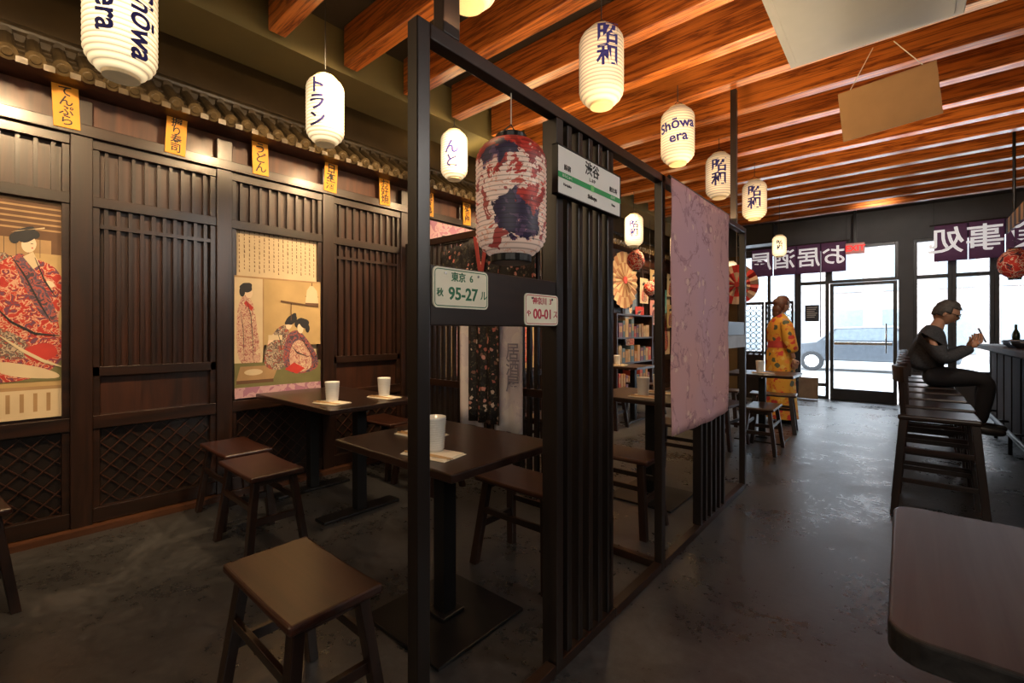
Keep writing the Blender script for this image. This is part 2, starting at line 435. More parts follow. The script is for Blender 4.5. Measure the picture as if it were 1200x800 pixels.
def art(name,label,cat,w,h,paper,shapes,loc,F=FX,th=0.006,group=None):
    mats=[paper]; m=MB(); S=F
    m.box((0,0,0),(w,h,th),None)
    bmesh.ops.transform(m.bm,matrix=S@T((w/2,h/2,th/2)),verts=m.bm.verts)
    for k,(mt,pts) in enumerate(shapes):
        if mt not in mats: mats.append(mt)
        z=th+0.0004+0.0002*k
        m.poly([S@Vector((min(max(x,0.0),1)*w,min(max(y,0.0),1)*h,z)) for x,y in pts],mats.index(mt))
    o=m.obj(name,mats,None,loc,fixn=False)
    o['label']=label; o['category']=cat
    if group:o['group']=group
    return o
GOLD=plain('aged_gold_paper',(0.42,0.29,0.13),0.7,var=0.12,vs=5)
CREAM=plain('cream_paper',(0.54,0.43,0.28),0.7,var=0.06)
PALE=plain('pale_skin_print',(0.64,0.50,0.36),0.7,var=0.04)
HAIR=plain('black_hair_print',(0.012,0.012,0.016),0.6)
REDP=print_mat('red_robe_print',(0.36,0.022,0.018),[(0.42,0.04,0.025),(0.54,0.30,0.20),(0.30,0.022,0.022),(0.12,0.045,0.085)],26)
REDS=plain('red_print',(0.42,0.03,0.022),0.7)
PURP=print_mat('purple_robe_print',(0.07,0.045,0.07),[(0.11,0.065,0.10),(0.32,0.07,0.06),(0.055,0.04,0.06)],28)
GREYR=print_mat('grey_robe_print',(0.13,0.10,0.09),[(0.42,0.32,0.23),(0.09,0.07,0.065),(0.30,0.07,0.05)],34)
GREEN=plain('olive_print',(0.14,0.13,0.05),0.7,var=0.1)
BROWNP=plain('brown_print',(0.10,0.048,0.022),0.7)
TANP=plain('tan_print',(0.32,0.20,0.095),0.7)
PINKR=print_mat('pink_robe_print',(0.47,0.28,0.22),[(0.54,0.36,0.26),(0.32,0.12,0.11),(0.56,0.42,0.29)],30)
LILAC=print_mat('lilac_print',(0.38,0.21,0.27),[(0.47,0.29,0.32),(0.31,0.14,0.22)],12)
BLUEP=plain('slate_blue_print',(0.12,0.17,0.25),0.7)
sh=[(BROWNP,rect(0,0.80,1,0.965))]
for i in range(6): sh.append((TANP,rect(0,0.82+i*0.024,1,0.828+i*0.024)))
sh+=[(BROWNP,rect(0.40,0.62,0.99,0.80)),(TANP,rect(0.52,0.70,0.9,0.78)),(GREEN,rect(0,0.16,0.99,0.26)),(GOLD,rect(0.80,0.26,0.99,0.72))]
for i in range(5): sh.append((HAIR,rect(0.55+i*0.07,0.70,0.553+i*0.07,0.78)))
sh+=[(GREYR,smooth([(0.5,0.62),(0.62,0.74),(0.72,0.62),(0.7,0.5),(0.5,0.46)])),
 (REDP,smooth([(0.50,0.60),(0.66,0.71),(0.80,0.70),(0.95,0.66),(0.99,0.55),(0.93,0.42),(0.99,0.34),(0.97,0.24),(0.8,0.17),(0.5,0.16),(0.45,0.3)])),
 (PURP,smooth([(0.66,0.70),(0.74,0.72),(0.80,0.64),(0.92,0.50),(0.95,0.40),(0.83,0.45),(0.73,0.58)])),
 (GREYR,smooth([(0.5,0.42),(0.72,0.36),(0.82,0.28),(0.66,0.25),(0.5,0.30)])),
 (CREAM,smooth([(0.55,0.26),(0.8,0.23),(0.96,0.19),(0.94,0.165),(0.6,0.19)])),
 (REDS,smooth([(0.70,0.30),(0.9,0.34),(0.96,0.27),(0.8,0.24)])),
 (CREAM,[(0.73,0.70),(0.79,0.725),(0.83,0.67),(0.79,0.65)]),
 (PALE,blob(0.765,0.755,0.045,0.035,0.2)),(HAIR,blob(0.74,0.795,0.075,0.032,0.2,wob=0.1)),(HAIR,blob(0.68,0.775,0.03,0.022)),(HAIR,blob(0.80,0.80,0.03,0.018)),
 (HAIR,rect(0.775,0.757,0.79,0.76)),(REDS,rect(0.78,0.738,0.79,0.743)),(CREAM,[(0.66,0.80),(0.7,0.81),(0.86,0.83),(0.86,0.836)]),
 (PALE,smooth([(0.86,0.60),(0.90,0.605),(0.93,0.58),(0.89,0.57)])),
 (HAIR,stroke([(0.66,0.70),(0.74,0.62),(0.83,0.5),(0.9,0.42)],0.008)),(HAIR,stroke([(0.8,0.7),(0.86,0.6),(0.93,0.53)],0.008)),(HAIR,stroke([(0.55,0.5),(0.66,0.42),(0.8,0.37),(0.95,0.36)],0.008)),(CREAM,stroke([(0.6,0.36),(0.72,0.30),(0.85,0.25),(0.97,0.22)],0.012)),
 (CREAM,rect(0.0,0.0,1,0.14)),(TANP,rect(0.0,0.125,1,0.14))]
for i in range(5): sh.append((TANP,rect(0.55+0.08*i,0.03,0.575+0.08*i,0.11)))
art('wall_poster','tall woodblock-style print of a kneeling woman in a red robe','poster',0.67,1.33,GOLD,sh,(XL+0.028,-0.34,0.715))
sh=[(CREAM,rect(0.02,0.70,0.98,0.985))]
for i in range(17):
    x=0.06+i*0.053; y=0.965
    rr=random.Random(i)
    while y>0.74:
        l=0.008+rr.random()*0.016; sh.append((BROWNP,[(x+rr.random()*0.006,y),(x+0.008,y),(x+0.010+rr.random()*0.006,y-l),(x+0.002,y-l)])); y-=l+0.008
sh+=[(TANP,rect(0.0,0.69,1,0.70)),(GOLD,rect(0.30,0.30,1,0.69)),(TANP,rect(0.30,0.28,0.315,0.69)),(CREAM,rect(0.0,0.20,0.30,0.69)),
 (PINKR,smooth([(0.03,0.18),(0.02,0.45),(0.05,0.56),(0.12,0.60),(0.2,0.55),(0.24,0.40),(0.28,0.25),(0.26,0.18)])),
 (PALE,blob(0.15,0.605,0.04,0.032)),(HAIR,blob(0.125,0.635,0.065,0.028,wob=0.1)),(HAIR,blob(0.08,0.61,0.03,0.03)),(REDS,[(0.12,0.56),(0.2,0.52),(0.18,0.5),(0.1,0.54)]),
 (HAIR,stroke([(0.12,0.57),(0.17,0.48),(0.19,0.35),(0.2,0.2)],0.006)),(HAIR,stroke([(0.06,0.5),(0.09,0.4),(0.1,0.22)],0.005)),
 (GREEN,rect(0.0,0.06,1,0.20)),(TANP,[(0.02,0.10),(0.42,0.10),(0.48,0.18),(0.06,0.18)]),(BROWNP,[(0.02,0.08),(0.42,0.08),(0.42,0.10),(0.02,0.10)]),(CREAM,blob(0.2,0.145,0.1,0.018)),
 (GREYR,smooth([(0.30,0.17),(0.34,0.30),(0.45,0.40),(0.58,0.43),(0.62,0.34),(0.60,0.2),(0.5,0.14)])),
 (PURP,smooth([(0.52,0.16),(0.56,0.36),(0.70,0.40),(0.82,0.34),(0.97,0.22),(0.97,0.14),(0.7,0.11)])),
 (PINKR,smooth([(0.60,0.16),(0.62,0.30),(0.74,0.34),(0.86,0.26),(0.9,0.15),(0.72,0.12)])),
 (REDS,[(0.55,0.15),(0.66,0.19),(0.8,0.15),(0.7,0.12)]),
 (PALE,blob(0.60,0.425,0.04,0.03,0.3)),(HAIR,blob(0.63,0.455,0.075,0.03,0.3,wob=0.1)),(HAIR,blob(0.70,0.43,0.03,0.025)),
 (PALE,blob(0.74,0.40,0.038,0.03,-0.2)),(HAIR,blob(0.78,0.435,0.075,0.03,-0.2,wob=0.1)),(HAIR,blob(0.83,0.40,0.028,0.025)),
 (PALE,[(0.42,0.37),(0.36,0.33),(0.35,0.30),(0.43,0.33)]),
 (CREAM,[(0.36,0.36),(0.52,0.36),(0.52,0.33),(0.36,0.33)]),
 (HAIR,stroke([(0.45,0.4),(0.5,0.32),(0.52,0.2)],0.006)),(HAIR,stroke([(0.62,0.3),(0.7,0.25),(0.85,0.22)],0.006)),(HAIR,stroke([(0.70,0.38),(0.8,0.3),(0.93,0.2)],0.006)),
 (BROWNP,rect(0.80,0.60,0.97,0.605)),(BROWNP,rect(0.88,0.605,0.89,0.69)),(CREAM,[(0.80,0.56),(0.97,0.56),(0.95,0.64),(0.90,0.67),(0.86,0.67),(0.82,0.64)]),(BROWNP,rect(0.80,0.545,0.97,0.562)),
 (BROWNP,[(0.5,0.56),(0.97,0.535),(0.97,0.545),(0.5,0.57)]),(BROWNP,rect(0.62,0.45,0.63,0.56)),
 (LILAC,rect(0,0,1,0.06))]
art('wall_poster','woodblock-style print of robed women indoors below columns of calligraphy','poster',0.66,1.32,CREAM,sh,(XL+0.028,1.222,0.715))
def generic_fig(seed,bg,c1,c2):
    return [(bg,rect(0,0.0,1,1)),(c1,smooth([(0.15,0.05),(0.2,0.4),(0.35,0.6),(0.6,0.62),(0.75,0.45),(0.9,0.06)])),(c2,[(0.4,0.05),(0.45,0.5),(0.6,0.58),(0.8,0.1)]),
       (PALE,blob(0.48,0.72,0.10,0.08)),(HAIR,blob(0.48,0.79,0.17,0.07,0.1,wob=0.1,seed=seed)),(HAIR,blob(0.32,0.74,0.05,0.05)),(HAIR,rect(0.5,0.725,0.54,0.73)),(REDS,rect(0.5,0.68,0.53,0.69)),(CREAM,[(0.2,0.8),(0.85,0.86),(0.85,0.87),(0.2,0.82)])]
sh=[(LILAC,rect(0,0,1,1))]
for k,(mx,a) in enumerate(((PINKR,0.18),(CREAM,0.5),(PINKR,0.8))):
    sh+=[(mx,[(a-0.12,0.0),(a-0.10,0.7),(a,0.80),(a+0.08,0.7),(a+0.1,0.0)]),(PALE,blob(a,0.86,0.04,0.035)),(HAIR,blob(a-0.02,0.895,0.065,0.03,wob=0.1,seed=k)),(HAIR,blob(a-0.08,0.87,0.025,0.02)),(REDS,[(a-0.08,0.7),(a+0.06,0.65),(a+0.06,0.6),(a-0.1,0.62)])]
art('wall_poster','lilac woodblock-style print of robed figures with dark hair','poster',0.95,1.66,LILAC,sh,(XL+0.09,2.81,0.72))
for k,(yy,bg,c1,c2) in enumerate(((4.38,GOLD,PURP,REDP),(5.95,CREAM,REDP,PURP),(7.5,BLUEP,GREYR,REDP),(9.05,CREAM,PURP,REDP))):
    art('wall_poster','woodblock-style portrait print of a robed woman','poster',0.6,1.28,bg,generic_fig(k,bg,c1,c2),(XL+0.028,yy,0.73))
PINKB=plain('pink_card',(0.6,0.25,0.2),0.6); TEAL=plain('teal_card',(0.1,0.3,0.3),0.6)
for k,(yy,zz,bg,c1) in enumerate(((8.05,1.75,CREAM,REDP),(8.5,1.35,PINKB,PURP),(8.5,1.95,GOLD,REDS),(8.95,1.6,TEAL,CREAM),(9.35,1.95,CREAM,REDP),(7.85,1.2,REDS,CREAM),(9.35,1.3,GOLD,PURP))):
    art('small_picture','small colourful portrait picture pinned to the panelled wall','picture',0.36,0.48,bg,generic_fig(k+9,bg,c1,GREYR),(XL+0.094,yy,zz),group='small colourful pictures')

# ------------------------------------------------------------------ partition
PX=-0.95
e=thing('slatted_partition','tall black timber open partition with slatted sections along the aisle','partition',(PX,0,0))
def part_box(a,b,name,par,mat=BLACKW,bev=0.003): return MB().b2(a,b).obj(name,mat,par,bevel=bev)
t=0.021
for y in(0.735,2.27,3.86): part_box((-t,y-t,0),(t,y+t,2.02),'post',e)
part_box((-t,0.735+t,1.98),(t,3.86-t,2.02),'top_rail',e,DARKY)
part_box((-t,0.735+t,0),(t,1.32,0.04),'bottom_rail',e,DARKY)
part_box((-t,1.76,0),(t,2.27-t,0.04),'bottom_rail',e,DARKY)
part_box((-t,2.27+t,0),(t,3.86-t,0.04),'bottom_rail',e,DARKY)
part_box((-0.34,2.25,0),(-t,2.29,0.04),'cross_foot',e,DARKX)
part_box((-0.38,2.25,0),(-0.34,2.29,0.75),'post',e)
part_box((-t,0.80,2.02),(t,0.86,3.0),'ceiling_post',e)
part_box((-t,3.60,2.02),(t,3.64,3.0),'ceiling_post',e)
part_box((-0.045,1.325,0),(0.02,1.365,1.98),'post',e)
for k in range(5):
    y=1.405+k*0.075; part_box((-0.03,y,0.04),(0.012,y+0.03,1.98),'slat',e,bev=0.002)
part_box((-0.03,1.36,0.0),(0.02,1.76,0.04),'slat_rail',e,DARKY); part_box((-0.03,1.722,0.04),(0.012,1.755,1.98),'slat',e)
for k in range(6):
    y=2.84+k*0.092; part_box((-0.03,y,0.04),(0.02,y+0.03,1.97),'slat',e,bev=0.002)
part_box((-0.018,0.757,1.235),(0.018,1.32,1.395),'cross_board',e,DARKY)
part_box((-0.018,3.34,1.19),(0.018,3.839,1.29),'cross_board',e,DARKY)

o=MB().b2((0,0,0),(0.008,0.46,0.09)).obj('partition_label',plain('label_grey',(0.40,0.42,0.45),0.5),None,(PX+0.021,3.36,1.10),bevel=0.002); o['label']='small plain grey strip sign on the partition end'; o['category']='sign'

e=thing('station_sign','white and green railway station sign mounted on the partition slats','station sign',(PX+0.036,1.52,1.783))
SW=plain('sign_white',(0.85,0.85,0.82),0.35,var=0.02)
SG=plain('sign_green',(0.03,0.36,0.12),0.4,var=0.03); SG2=plain('sign_light_green',(0.2,0.6,0.2),0.4,var=0.03)
MB().box((0,0,0),(0.022,0.455,0.166)).obj('sign_box',SW,e,bevel=0.004)
MB().b2((0.0112,-0.2275,-0.028),(0.0122,0.2275,-0.008)).obj('green_band',SG,e)
MB().b2((0.0122,-0.012,-0.030),(0.0128,0.012,-0.006)).obj('station_square',SG2,e)
MB().b2((-0.012,-0.231,-0.087),(0.0125,-0.2276,0.087)).b2((-0.012,0.2276,-0.087),(0.0125,0.231,0.087)).b2((-0.012,-0.231,0.0832),(0.0125,0.231,0.087)).b2((-0.012,-0.231,-0.087),(0.0125,0.231,-0.0832)).obj('frame',METAL,e)
O=0.0122
lettering(e,[('渋谷',0.052,0,0.047,O,dict(bold=0.014)),('しぶや',0.016,0,0.010,O,{}),('Shibuya',0.022,0,-0.054,O,dict(bold=0.01)),('原宿',0.022,-0.17,0.012,O,{}),('恵比寿',0.022,0.165,0.012,O,{}),('Harajuku',0.014,-0.17,-0.048,O,{}),('Ebisu',0.014,0.165,-0.048,O,{})],FX,BLACKINK)
lettering(e,[('はらじゅく',0.013,-0.17,-0.018,0.0125,{})],FX,SW,name='band_lettering')
lettering(e,[('えびす',0.013,0.16,-0.018,0.0125,{})],FX,SW,name='band_lettering')

def plate(y,z,w,h,ink,top,num,side,label,tail=''):
    e=thing('number_plate',label,'number plate',(PX+0.0215,y,z))
    def rr(w,h,r,x):
        pts=[]
        for cx,cy,a0 in((w/2-r,h/2-r,0),(-w/2+r,h/2-r,90),(-w/2+r,-h/2+r,180),(w/2-r,-h/2+r,270)):
            for k in range(5):
                a=R(a0+k*22.5); pts.append((x,cx+r*math.cos(a),cy+r*math.sin(a)))
        return pts
    pm=plain('plate_cream',(0.86,0.82,0.66),0.4,var=0.03)
    MB().prism(rr(w,h,0.014,-0.003),(0.004,0,0)).obj('plate',pm,e)
    a=rr(w-0.008,h-0.008,0.012,0.0016); b=rr(w-0.013,h-0.013,0.009,0.0016); m=MB()
    va=[m.bm.verts.new(p) for p in a]; vb=[m.bm.verts.new(p) for p in b]
    for i in range(len(va)): m.bm.faces.new((va[i],va[(i+1)%len(va)],vb[(i+1)%len(va)],vb[i]))
    m.obj('border',ink,e)
    lettering(e,[(top,h*0.25,0,h*0.27,0.0016,dict(bold=0.012)),(side,h*0.22,-w*0.39,-h*0.14,0.0016,dict(bold=0.012)),(num,h*0.44,w*0.02,-h*0.15,0.0016,dict(bold=0.022)),(tail,h*0.28,w*0.41,-h*0.15,0.0016,{})],FX,ink)
    for s in(-1,1): MB().cyl((0.001,s*w*0.3,h*0.36),(0.003,s*w*0.3,h*0.36),0.004,seg=10).obj('screw',CHROME,e)
plate(0.867,1.337,0.206,0.108,plain('plate_green_ink',(0.02,0.16,0.07),0.5),'東京  6','95-27','秋','cream licence plate with green characters on the cross board','ル')
plate(1.235,1.292,0.186,0.104,plain('plate_red_ink',(0.5,0.03,0.06),0.5),'神奈川  3','00-01','や','cream licence plate with red characters on the cross board','ス')

def sheet_mat():
    m,nt,b=_new('faded_blossom_print')
    mp=_coord(nt)
    n1=nt.nodes.new('ShaderNodeTexNoise'); n1.inputs['Scale'].default_value=15; n1.inputs['Detail'].default_value=5; n1.inputs['Roughness'].default_value=0.6; n1.inputs['Distortion'].default_value=0.9
    n2=nt.nodes.new('ShaderNodeTexNoise'); n2.inputs['Scale'].default_value=1.3; n2.inputs['Detail'].default_value=2
    n3=nt.nodes.new('ShaderNodeTexNoise'); n3.inputs['Scale'].default_value=3.6; n3.inputs['Detail'].default_value=3; n3.inputs['Distortion'].default_value=0.4
    v=nt.nodes.new('ShaderNodeTexVoronoi'); v.inputs['Scale'].default_value=13
    for q in(n1,n2,n3,v): nt.links.new(mp.outputs[0],q.inputs['Vector'])
    bg=_ramp(nt,[(0.35,(0.52,0.28,0.26)),(0.65,(0.45,0.27,0.32))]); nt.links.new(n2.outputs['Fac'],bg.inputs[0])
    dist=_math(nt,'ABSOLUTE',_math(nt,'SUBTRACT',n3.outputs['Fac'],0.5))
    br=_math(nt,'LESS_THAN',dist,0.006)
    near=_math(nt,'LESS_THAN',dist,0.05)
    lf=_math(nt,'MULTIPLY',near,_math(nt,'LESS_THAN',n1.outputs['Fac'],0.45))
    fl=_math(nt,'MULTIPLY',near,_math(nt,'LESS_THAN',v.outputs['Distance'],0.26))
    c=_mix(nt,_math(nt,'MULTIPLY',lf,0.55),bg.outputs[0],(0.28,0.14,0.17))
    c=_mix(nt,_math(nt,'MULTIPLY',br,0.7),c,(0.24,0.12,0.15))
    c=_mix(nt,_math(nt,'MULTIPLY',fl,0.6),c,(0.68,0.48,0.38))
    nt.links.new(c,b.inputs['Base Color']); b.inputs['Roughness'].default_value=0.8
    return m
SHEET=sheet_mat()
m=MB(); rows=[]
for j in range(30):
    z=1.995-j*1.305/29; row=[]
    for i in range(30):
        y=2.26+i*1.0/29; row.append((PX+0.062+0.004*math.sin(i*0.8)*(j/29)+0.003*math.sin(j*0.5+i*0.3),y,z-0.012*math.sin(i/29*math.pi)*(j/29)))
    rows.append(row)
m.loft(rows,closed=False,cap=False)
e=thing('hanging_cloth','faded pink and lilac printed cloth banner hanging on the partition','cloth banner')
o=m.obj('cloth',SHEET,e,smooth=True); sd=o.modifiers.new('s','SOLIDIFY'); sd.thickness=0.002
MB().cyl((PX+0.055,2.25,2.0),(PX+0.055,3.28,2.0),0.008).obj('rod',METAL,e)

# ------------------------------------------------------------------ cross divider with kimono
e=thing('slatted_divider','black slatted timber divider between dining booths','partition',(0,2.74,0))
for x in(-3.70,-1.93): part_box((x-0.03,-0.02,0),(x+0.03,0.03,2.08),'post',e)
part_box((-3.67,-0.02,2.02),(-1.96,0.03,2.08),'top_rail',e,DARKX)
part_box((-3.67,-0.02,0.05),(-1.96,0.03,0.12),'bottom_rail',e,DARKX)
part_box((-3.67,-0.02,0.72),(-1.96,0.03,0.78),'middle_rail',e,DARKX)
for k in range(24):
    x=-3.63+k*0.0715; part_box((x,-0.012,0.12),(x+0.035,0.02,2.02),'slat',e,bev=0.002)
KIM=floral('black_floral_silk',(0.006,0.006,0.009),[(0.60,0.30,0.27),(0.62,0.52,0.46),(0.45,0.14,0.12),(0.02,0.02,0.03),(0.20,0.10,0.08),(0.02,0.02,0.03)],21,0.6,0.34,(0.06,0.055,0.04))
e=thing('kimono','black floral kimono hanging open on the slatted divider','kimono',(-2.58,2.66,0))
def cloth(pts_fn,nx,ny,name,mat,par):
    m=MB(); m.loft([[pts_fn(i/(nx-1),j/(ny-1)) for i in range(nx)] for j in range(ny)],closed=False,cap=False)
    o=m.obj(name,mat,par,smooth=True); s=o.modifiers.new('s','SOLIDIFY'); s.thickness=0.006; return o
cloth(lambda u,v:(-0.17+0.34*u,-0.02-0.018*math.sin(u*19)*v,1.98-1.50*v),30,16,'robe_body',KIM,e)
for s in(-1,1): cloth(lambda u,v:(s*(0.17+0.36*u),-0.012-0.012*math.sin(u*12+1)*v,1.97-0.05*u-(0.50)*v),14,10,'sleeve',KIM,e)
MB().prism([(-0.05,-0.045,1.99),(-0.09,-0.045,1.99),(0.02,-0.045,1.45),(0.05,-0.045,1.45)],(0,0.006,0)).prism([(0.05,-0.05,1.99),(0.09,-0.05,1.99),(-0.02,-0.05,1.45),(-0.05,-0.05,1.45)],(0,0.006,0)).obj('collar',plain('collar_red',(0.25,0.03,0.03),0.7),e)
MB().cyl((-0.5,0.0,1.985),(0.5,0.0,1.985),0.009).obj('rod',METAL,e)
e=thing('split_curtain','pale lilac split curtain with dark characters behind the kimono','curtain',(-2.56,2.70,0))
LW=print_mat('pale_lilac_cloth',(0.66,0.62,0.74),[(0.76,0.72,0.82),(0.84,0.81,0.87)],5)
for s in(-1,1):
    cloth(lambda u,v:(s*(0.06+0.29*u),-0.012-0.01*math.sin(u*10)*v,1.38-0.95*v),12,8,'curtain_panel',LW,e)
lettering(e,[('居酒屋',0.14,0.27,0.93,0.032,dict(vertical=True,bold=0.01,line=0.9))],FN,plain('slate_ink',(0.3,0.3,0.42),0.7))
MB().cyl((-0.4,-0.012,1.385),(0.4,-0.012,1.385),0.007).obj('rod',METAL,e)

# ------------------------------------------------------------------ stools
def make_stool():
    e=thing('wooden_stool','low dark walnut wooden stool with splayed legs','stool',group='low wooden stools')
    m=MB()
    nx,ny=17,9; L,W=0.25,0.14
    top=[];bot=[]
    for j in range(ny):
        v=-1+2*j/(ny-1)
        top.append([(u_*L,v*W,0.46-0.006*(1-u_*u_)) for u_ in [-1+2*i/(nx-1) for i in range(nx)]])
        bot.append([(u_*L,v*W,0.43) for u_ in [-1+2*i/(nx-1) for i in range(nx)]])
    vt=[[m.bm.verts.new(p) for p in r] for r in top]; vb=[[m.bm.verts.new(p) for p in r] for r in bot]
    for j in range(ny-1):
        for i in range(nx-1):
            m.bm.faces.new((vt[j][i],vt[j][i+1],vt[j+1][i+1],vt[j+1][i])); m.bm.faces.new((vb[j][i],vb[j+1][i],vb[j+1][i+1],vb[j][i+1]))
    for j in range(ny-1):
        for i in(0,nx-1): m.bm.faces.new((vt[j][i],vt[j+1][i],vb[j+1][i],vb[j][i]))
    for i in range(nx-1):
        for j in(0,ny-1): m.bm.faces.new((vt[j][i],vb[j][i],vb[j][i+1],vt[j][i+1]))
    m.obj('seat',SEATW,e,bevel=0.01,seg=3)
    for sx in(-1,1):
        for sy in(-1,1):
            MB().skew((sx*0.235,sy*0.15,0),(sx*0.19,sy*0.095,0.432),0.045,0.045,asp=0.75).obj('leg',DARK,e,bevel=0.003)
    for sx in(-1,1):
        MB().b2((sx*0.208-0.011,-0.112,0.19),(sx*0.208+0.011,0.112,0.225)).obj('stretcher',DARKY,e,bevel=0.002)
        MB().b2((sx*0.187-0.011,-0.09,0.392),(sx*0.187+0.011,0.09,0.43)).obj('apron',DARKY,e,bevel=0.002)
    for sy in(-1,1): MB().b2((-0.19,sy*0.12-0.009,0.27),(0.19,sy*0.12+0.009,0.30)).obj('stretcher',DARKX,e,bevel=0.002)
    return e
st=make_stool(); st.location=(-1.44,0.65,0)
for x,y,rz in((-1.48,1.84,0),(-2.80,1.04,0.0),(-3.38,1.10,0),(-2.86,2.30,0.05),(-3.42,2.30,0),(-3.15,-0.08,0.1),(-2.5,-0.22,0),(-1.38,2.66,0),(-1.40,3.82,0),(-2.5,3.4,1.57),
  (-1.45,5.18,1.45),(-1.10,5.24,1.6),(-1.22,6.36,0.1),(-1.85,6.4,0),(-2.9,5.2,0),(-2.9,6.4,0)):
    dup(st,(x,y,0),rz)

# ------------------------------------------------------------------ tables
def table(x,y,w,l,label,base=True):
    e=thing('dining_table',label,'table',(x,y,0))
    MB().b2((-w/2,-l/2,0.718),(w/2,l/2,0.75)).obj('table_top',TABLEW,e,bevel=0.006,seg=3)
    if base:
        MB().b2((-0.035,-0.035,0.03),(0.035,0.035,0.70)).obj('pedestal',METAL,e,bevel=0.004)
        MB().b2((-0.24,-0.24,0.0),(0.24,0.24,0.014)).b2((-0.06,-0.06,0.014),(0.06,0.06,0.03)).obj('base_plate',METAL,e,bevel=0.004)
        MB().b2((-0.18,-0.03,0.70),(0.18,0.03,0.718)).b2((-0.03,-0.18,0.70),(0.03,0.18,0.718)).obj('bracket',METAL,e)
    else:
        for xx in(w*0.3,-w*0.3):
            MB().b2((xx-0.035,-0.035,0.02),(xx+0.035,0.035,0.70)).obj('pedestal',METAL,e,bevel=0.004)
            MB().b2((xx-0.06,-0.28,0.0),(xx+0.06,0.28,0.02)).obj('base_plate',METAL,e,bevel=0.004)
            MB().b2((xx-0.03,-0.2,0.70),(xx+0.03,0.2,0.718)).obj('bracket',METAL,e)
    return e
table(-1.5,1.30,0.76,0.60,'small espresso-brown dining table on a black square pedestal')
table(-3.14,1.67,1.12,0.66,'long espresso-brown table set against the panelled wall',base=False)
table(-1.42,3.24,0.76,0.60,'small dark table on a black pedestal behind the partition')
table(-1.22,5.80,0.70,0.60,'small dark table with stools beside the aisle')
table(-3.1,5.8,1.0,0.62,'dark dining table near the panelled wall',base=False)
e=thing('aisle_table','dark grey-brown table with rounded corners near the bar stools','table',(0.36,1.275,0))
pts=[]
w,l,r=0.76,0.70,0.05
for cx,cy,a0 in((w/2-r,l/2-r,0),(-w/2+r,l/2-r,90),(-w/2+r,-l/2+r,180),(w/2-r,-l/2+r,270)):
    for k in range(8): a=R(a0+k*90/7); pts.append((cx+r*math.cos(a),cy+r*math.sin(a),0.705))
GREYW=wood('aisle_table_wood',(0.008,0.0078,0.0085),(0.036,0.034,0.035),1,scale=10,rough=0.34,coat=0.3,stretch=0.04)
MB().prism(pts,(0,0,0.045)).obj('table_top',GREYW,e,bevel=0.006,seg=3)
MB().b2((-0.035,-0.035,0.03),(0.035,0.035,0.69)).obj('pedestal',METAL,e,bevel=0.004)
MB().b2((-0.24,-0.24,0.0),(0.24,0.24,0.014)).b2((-0.06,-0.06,0.014),(0.06,0.06,0.03)).obj('base_plate',METAL,e,bevel=0.004)
MB().b2((-0.2,-0.03,0.69),(0.2,0.03,0.705)).b2((-0.03,-0.2,0.69),(0.03,0.2,0.705)).obj('bracket',METAL,e)

def cup_proto():
    pr=[]; n=14
    pr.append((0.0001,0.0)); pr.append((0.036,0.0))
    for i in range(n):
        z=0.006+i*0.122/n; r=0.037+0.008*(i/n); pr+= [(r,z),(r+0.003,z+0.003),(r,z+0.0065)]
    pr+=[(0.046,0.13),(0.043,0.13),(0.036,0.02),(0.0001,0.014)]
    o=MB().lathe(pr,seg=28).obj('tumbler',WHITE,smooth=True)
    o['label']='white ribbed ceramic tumbler standing on a napkin'; o['category']='cup'; o['group']='table tumblers'; return o
def napkin_proto():
    m=MB(); 
    m.b2((-0.11,-0.065,0),(0.11,0.065,0.003)); m.b2((-0.105,-0.06,0.003),(0.10,0.063,0.006))
    o=m.obj('napkin',NAPK,bevel=0.001); o['label']='folded cream paper napkin on the table'; o['category']='napkin'; o['group']='table napkins'; return o
def stick_proto():
    o=MB().cyl((-0.11,0,0.004),(0.11,0,0.003),0.0035,0.002,seg=8).obj('chopstick',BAMBOO,smooth=True); o['label']='pale wooden chopstick resting on a napkin'; o['category']='chopstick'; o['group']='table chopsticks'; return o
cup=cup_proto(); nap=napkin_proto(); stk=stick_proto()
def cp(o,loc,rz=0):
    c=o.copy(); COL.objects.link(c); c.location=loc; c.rotation_euler=(0,0,rz); return c
sets=[(-1.36,1.12,0.15),(-1.66,1.30,0.1),(-2.84,1.49,0.2),(-2.80,1.86,0.1),(-1.4,3.1,0),(-1.4,3.38,0.2),(-1.2,5.72,0.3),(-3.0,5.75,0)]
for k,(x,y,rz) in enumerate(sets):
    z=0.7505
    if k==0:
        nap.location=(x,y,z); nap.rotation_euler=(0,0,rz); cup.location=(x-0.03,y+0.03,z+0.0065); stk.location=(x+0.02,y-0.03,z+0.0065); stk.rotation_euler=(0,0,rz)
        cp(stk,(x+0.02,y-0.045,z+0.0065),rz+0.05)
    else:
        cp(nap,(x,y,z),rz)
        if k!=1: cp(cup,(x-0.03,y+0.02,z+0.0065))
        cp(stk,(x+0.02,y-0.035,z+0.0065),rz); cp(stk,(x+0.02,y-0.05,z+0.0065),rz+0.05)

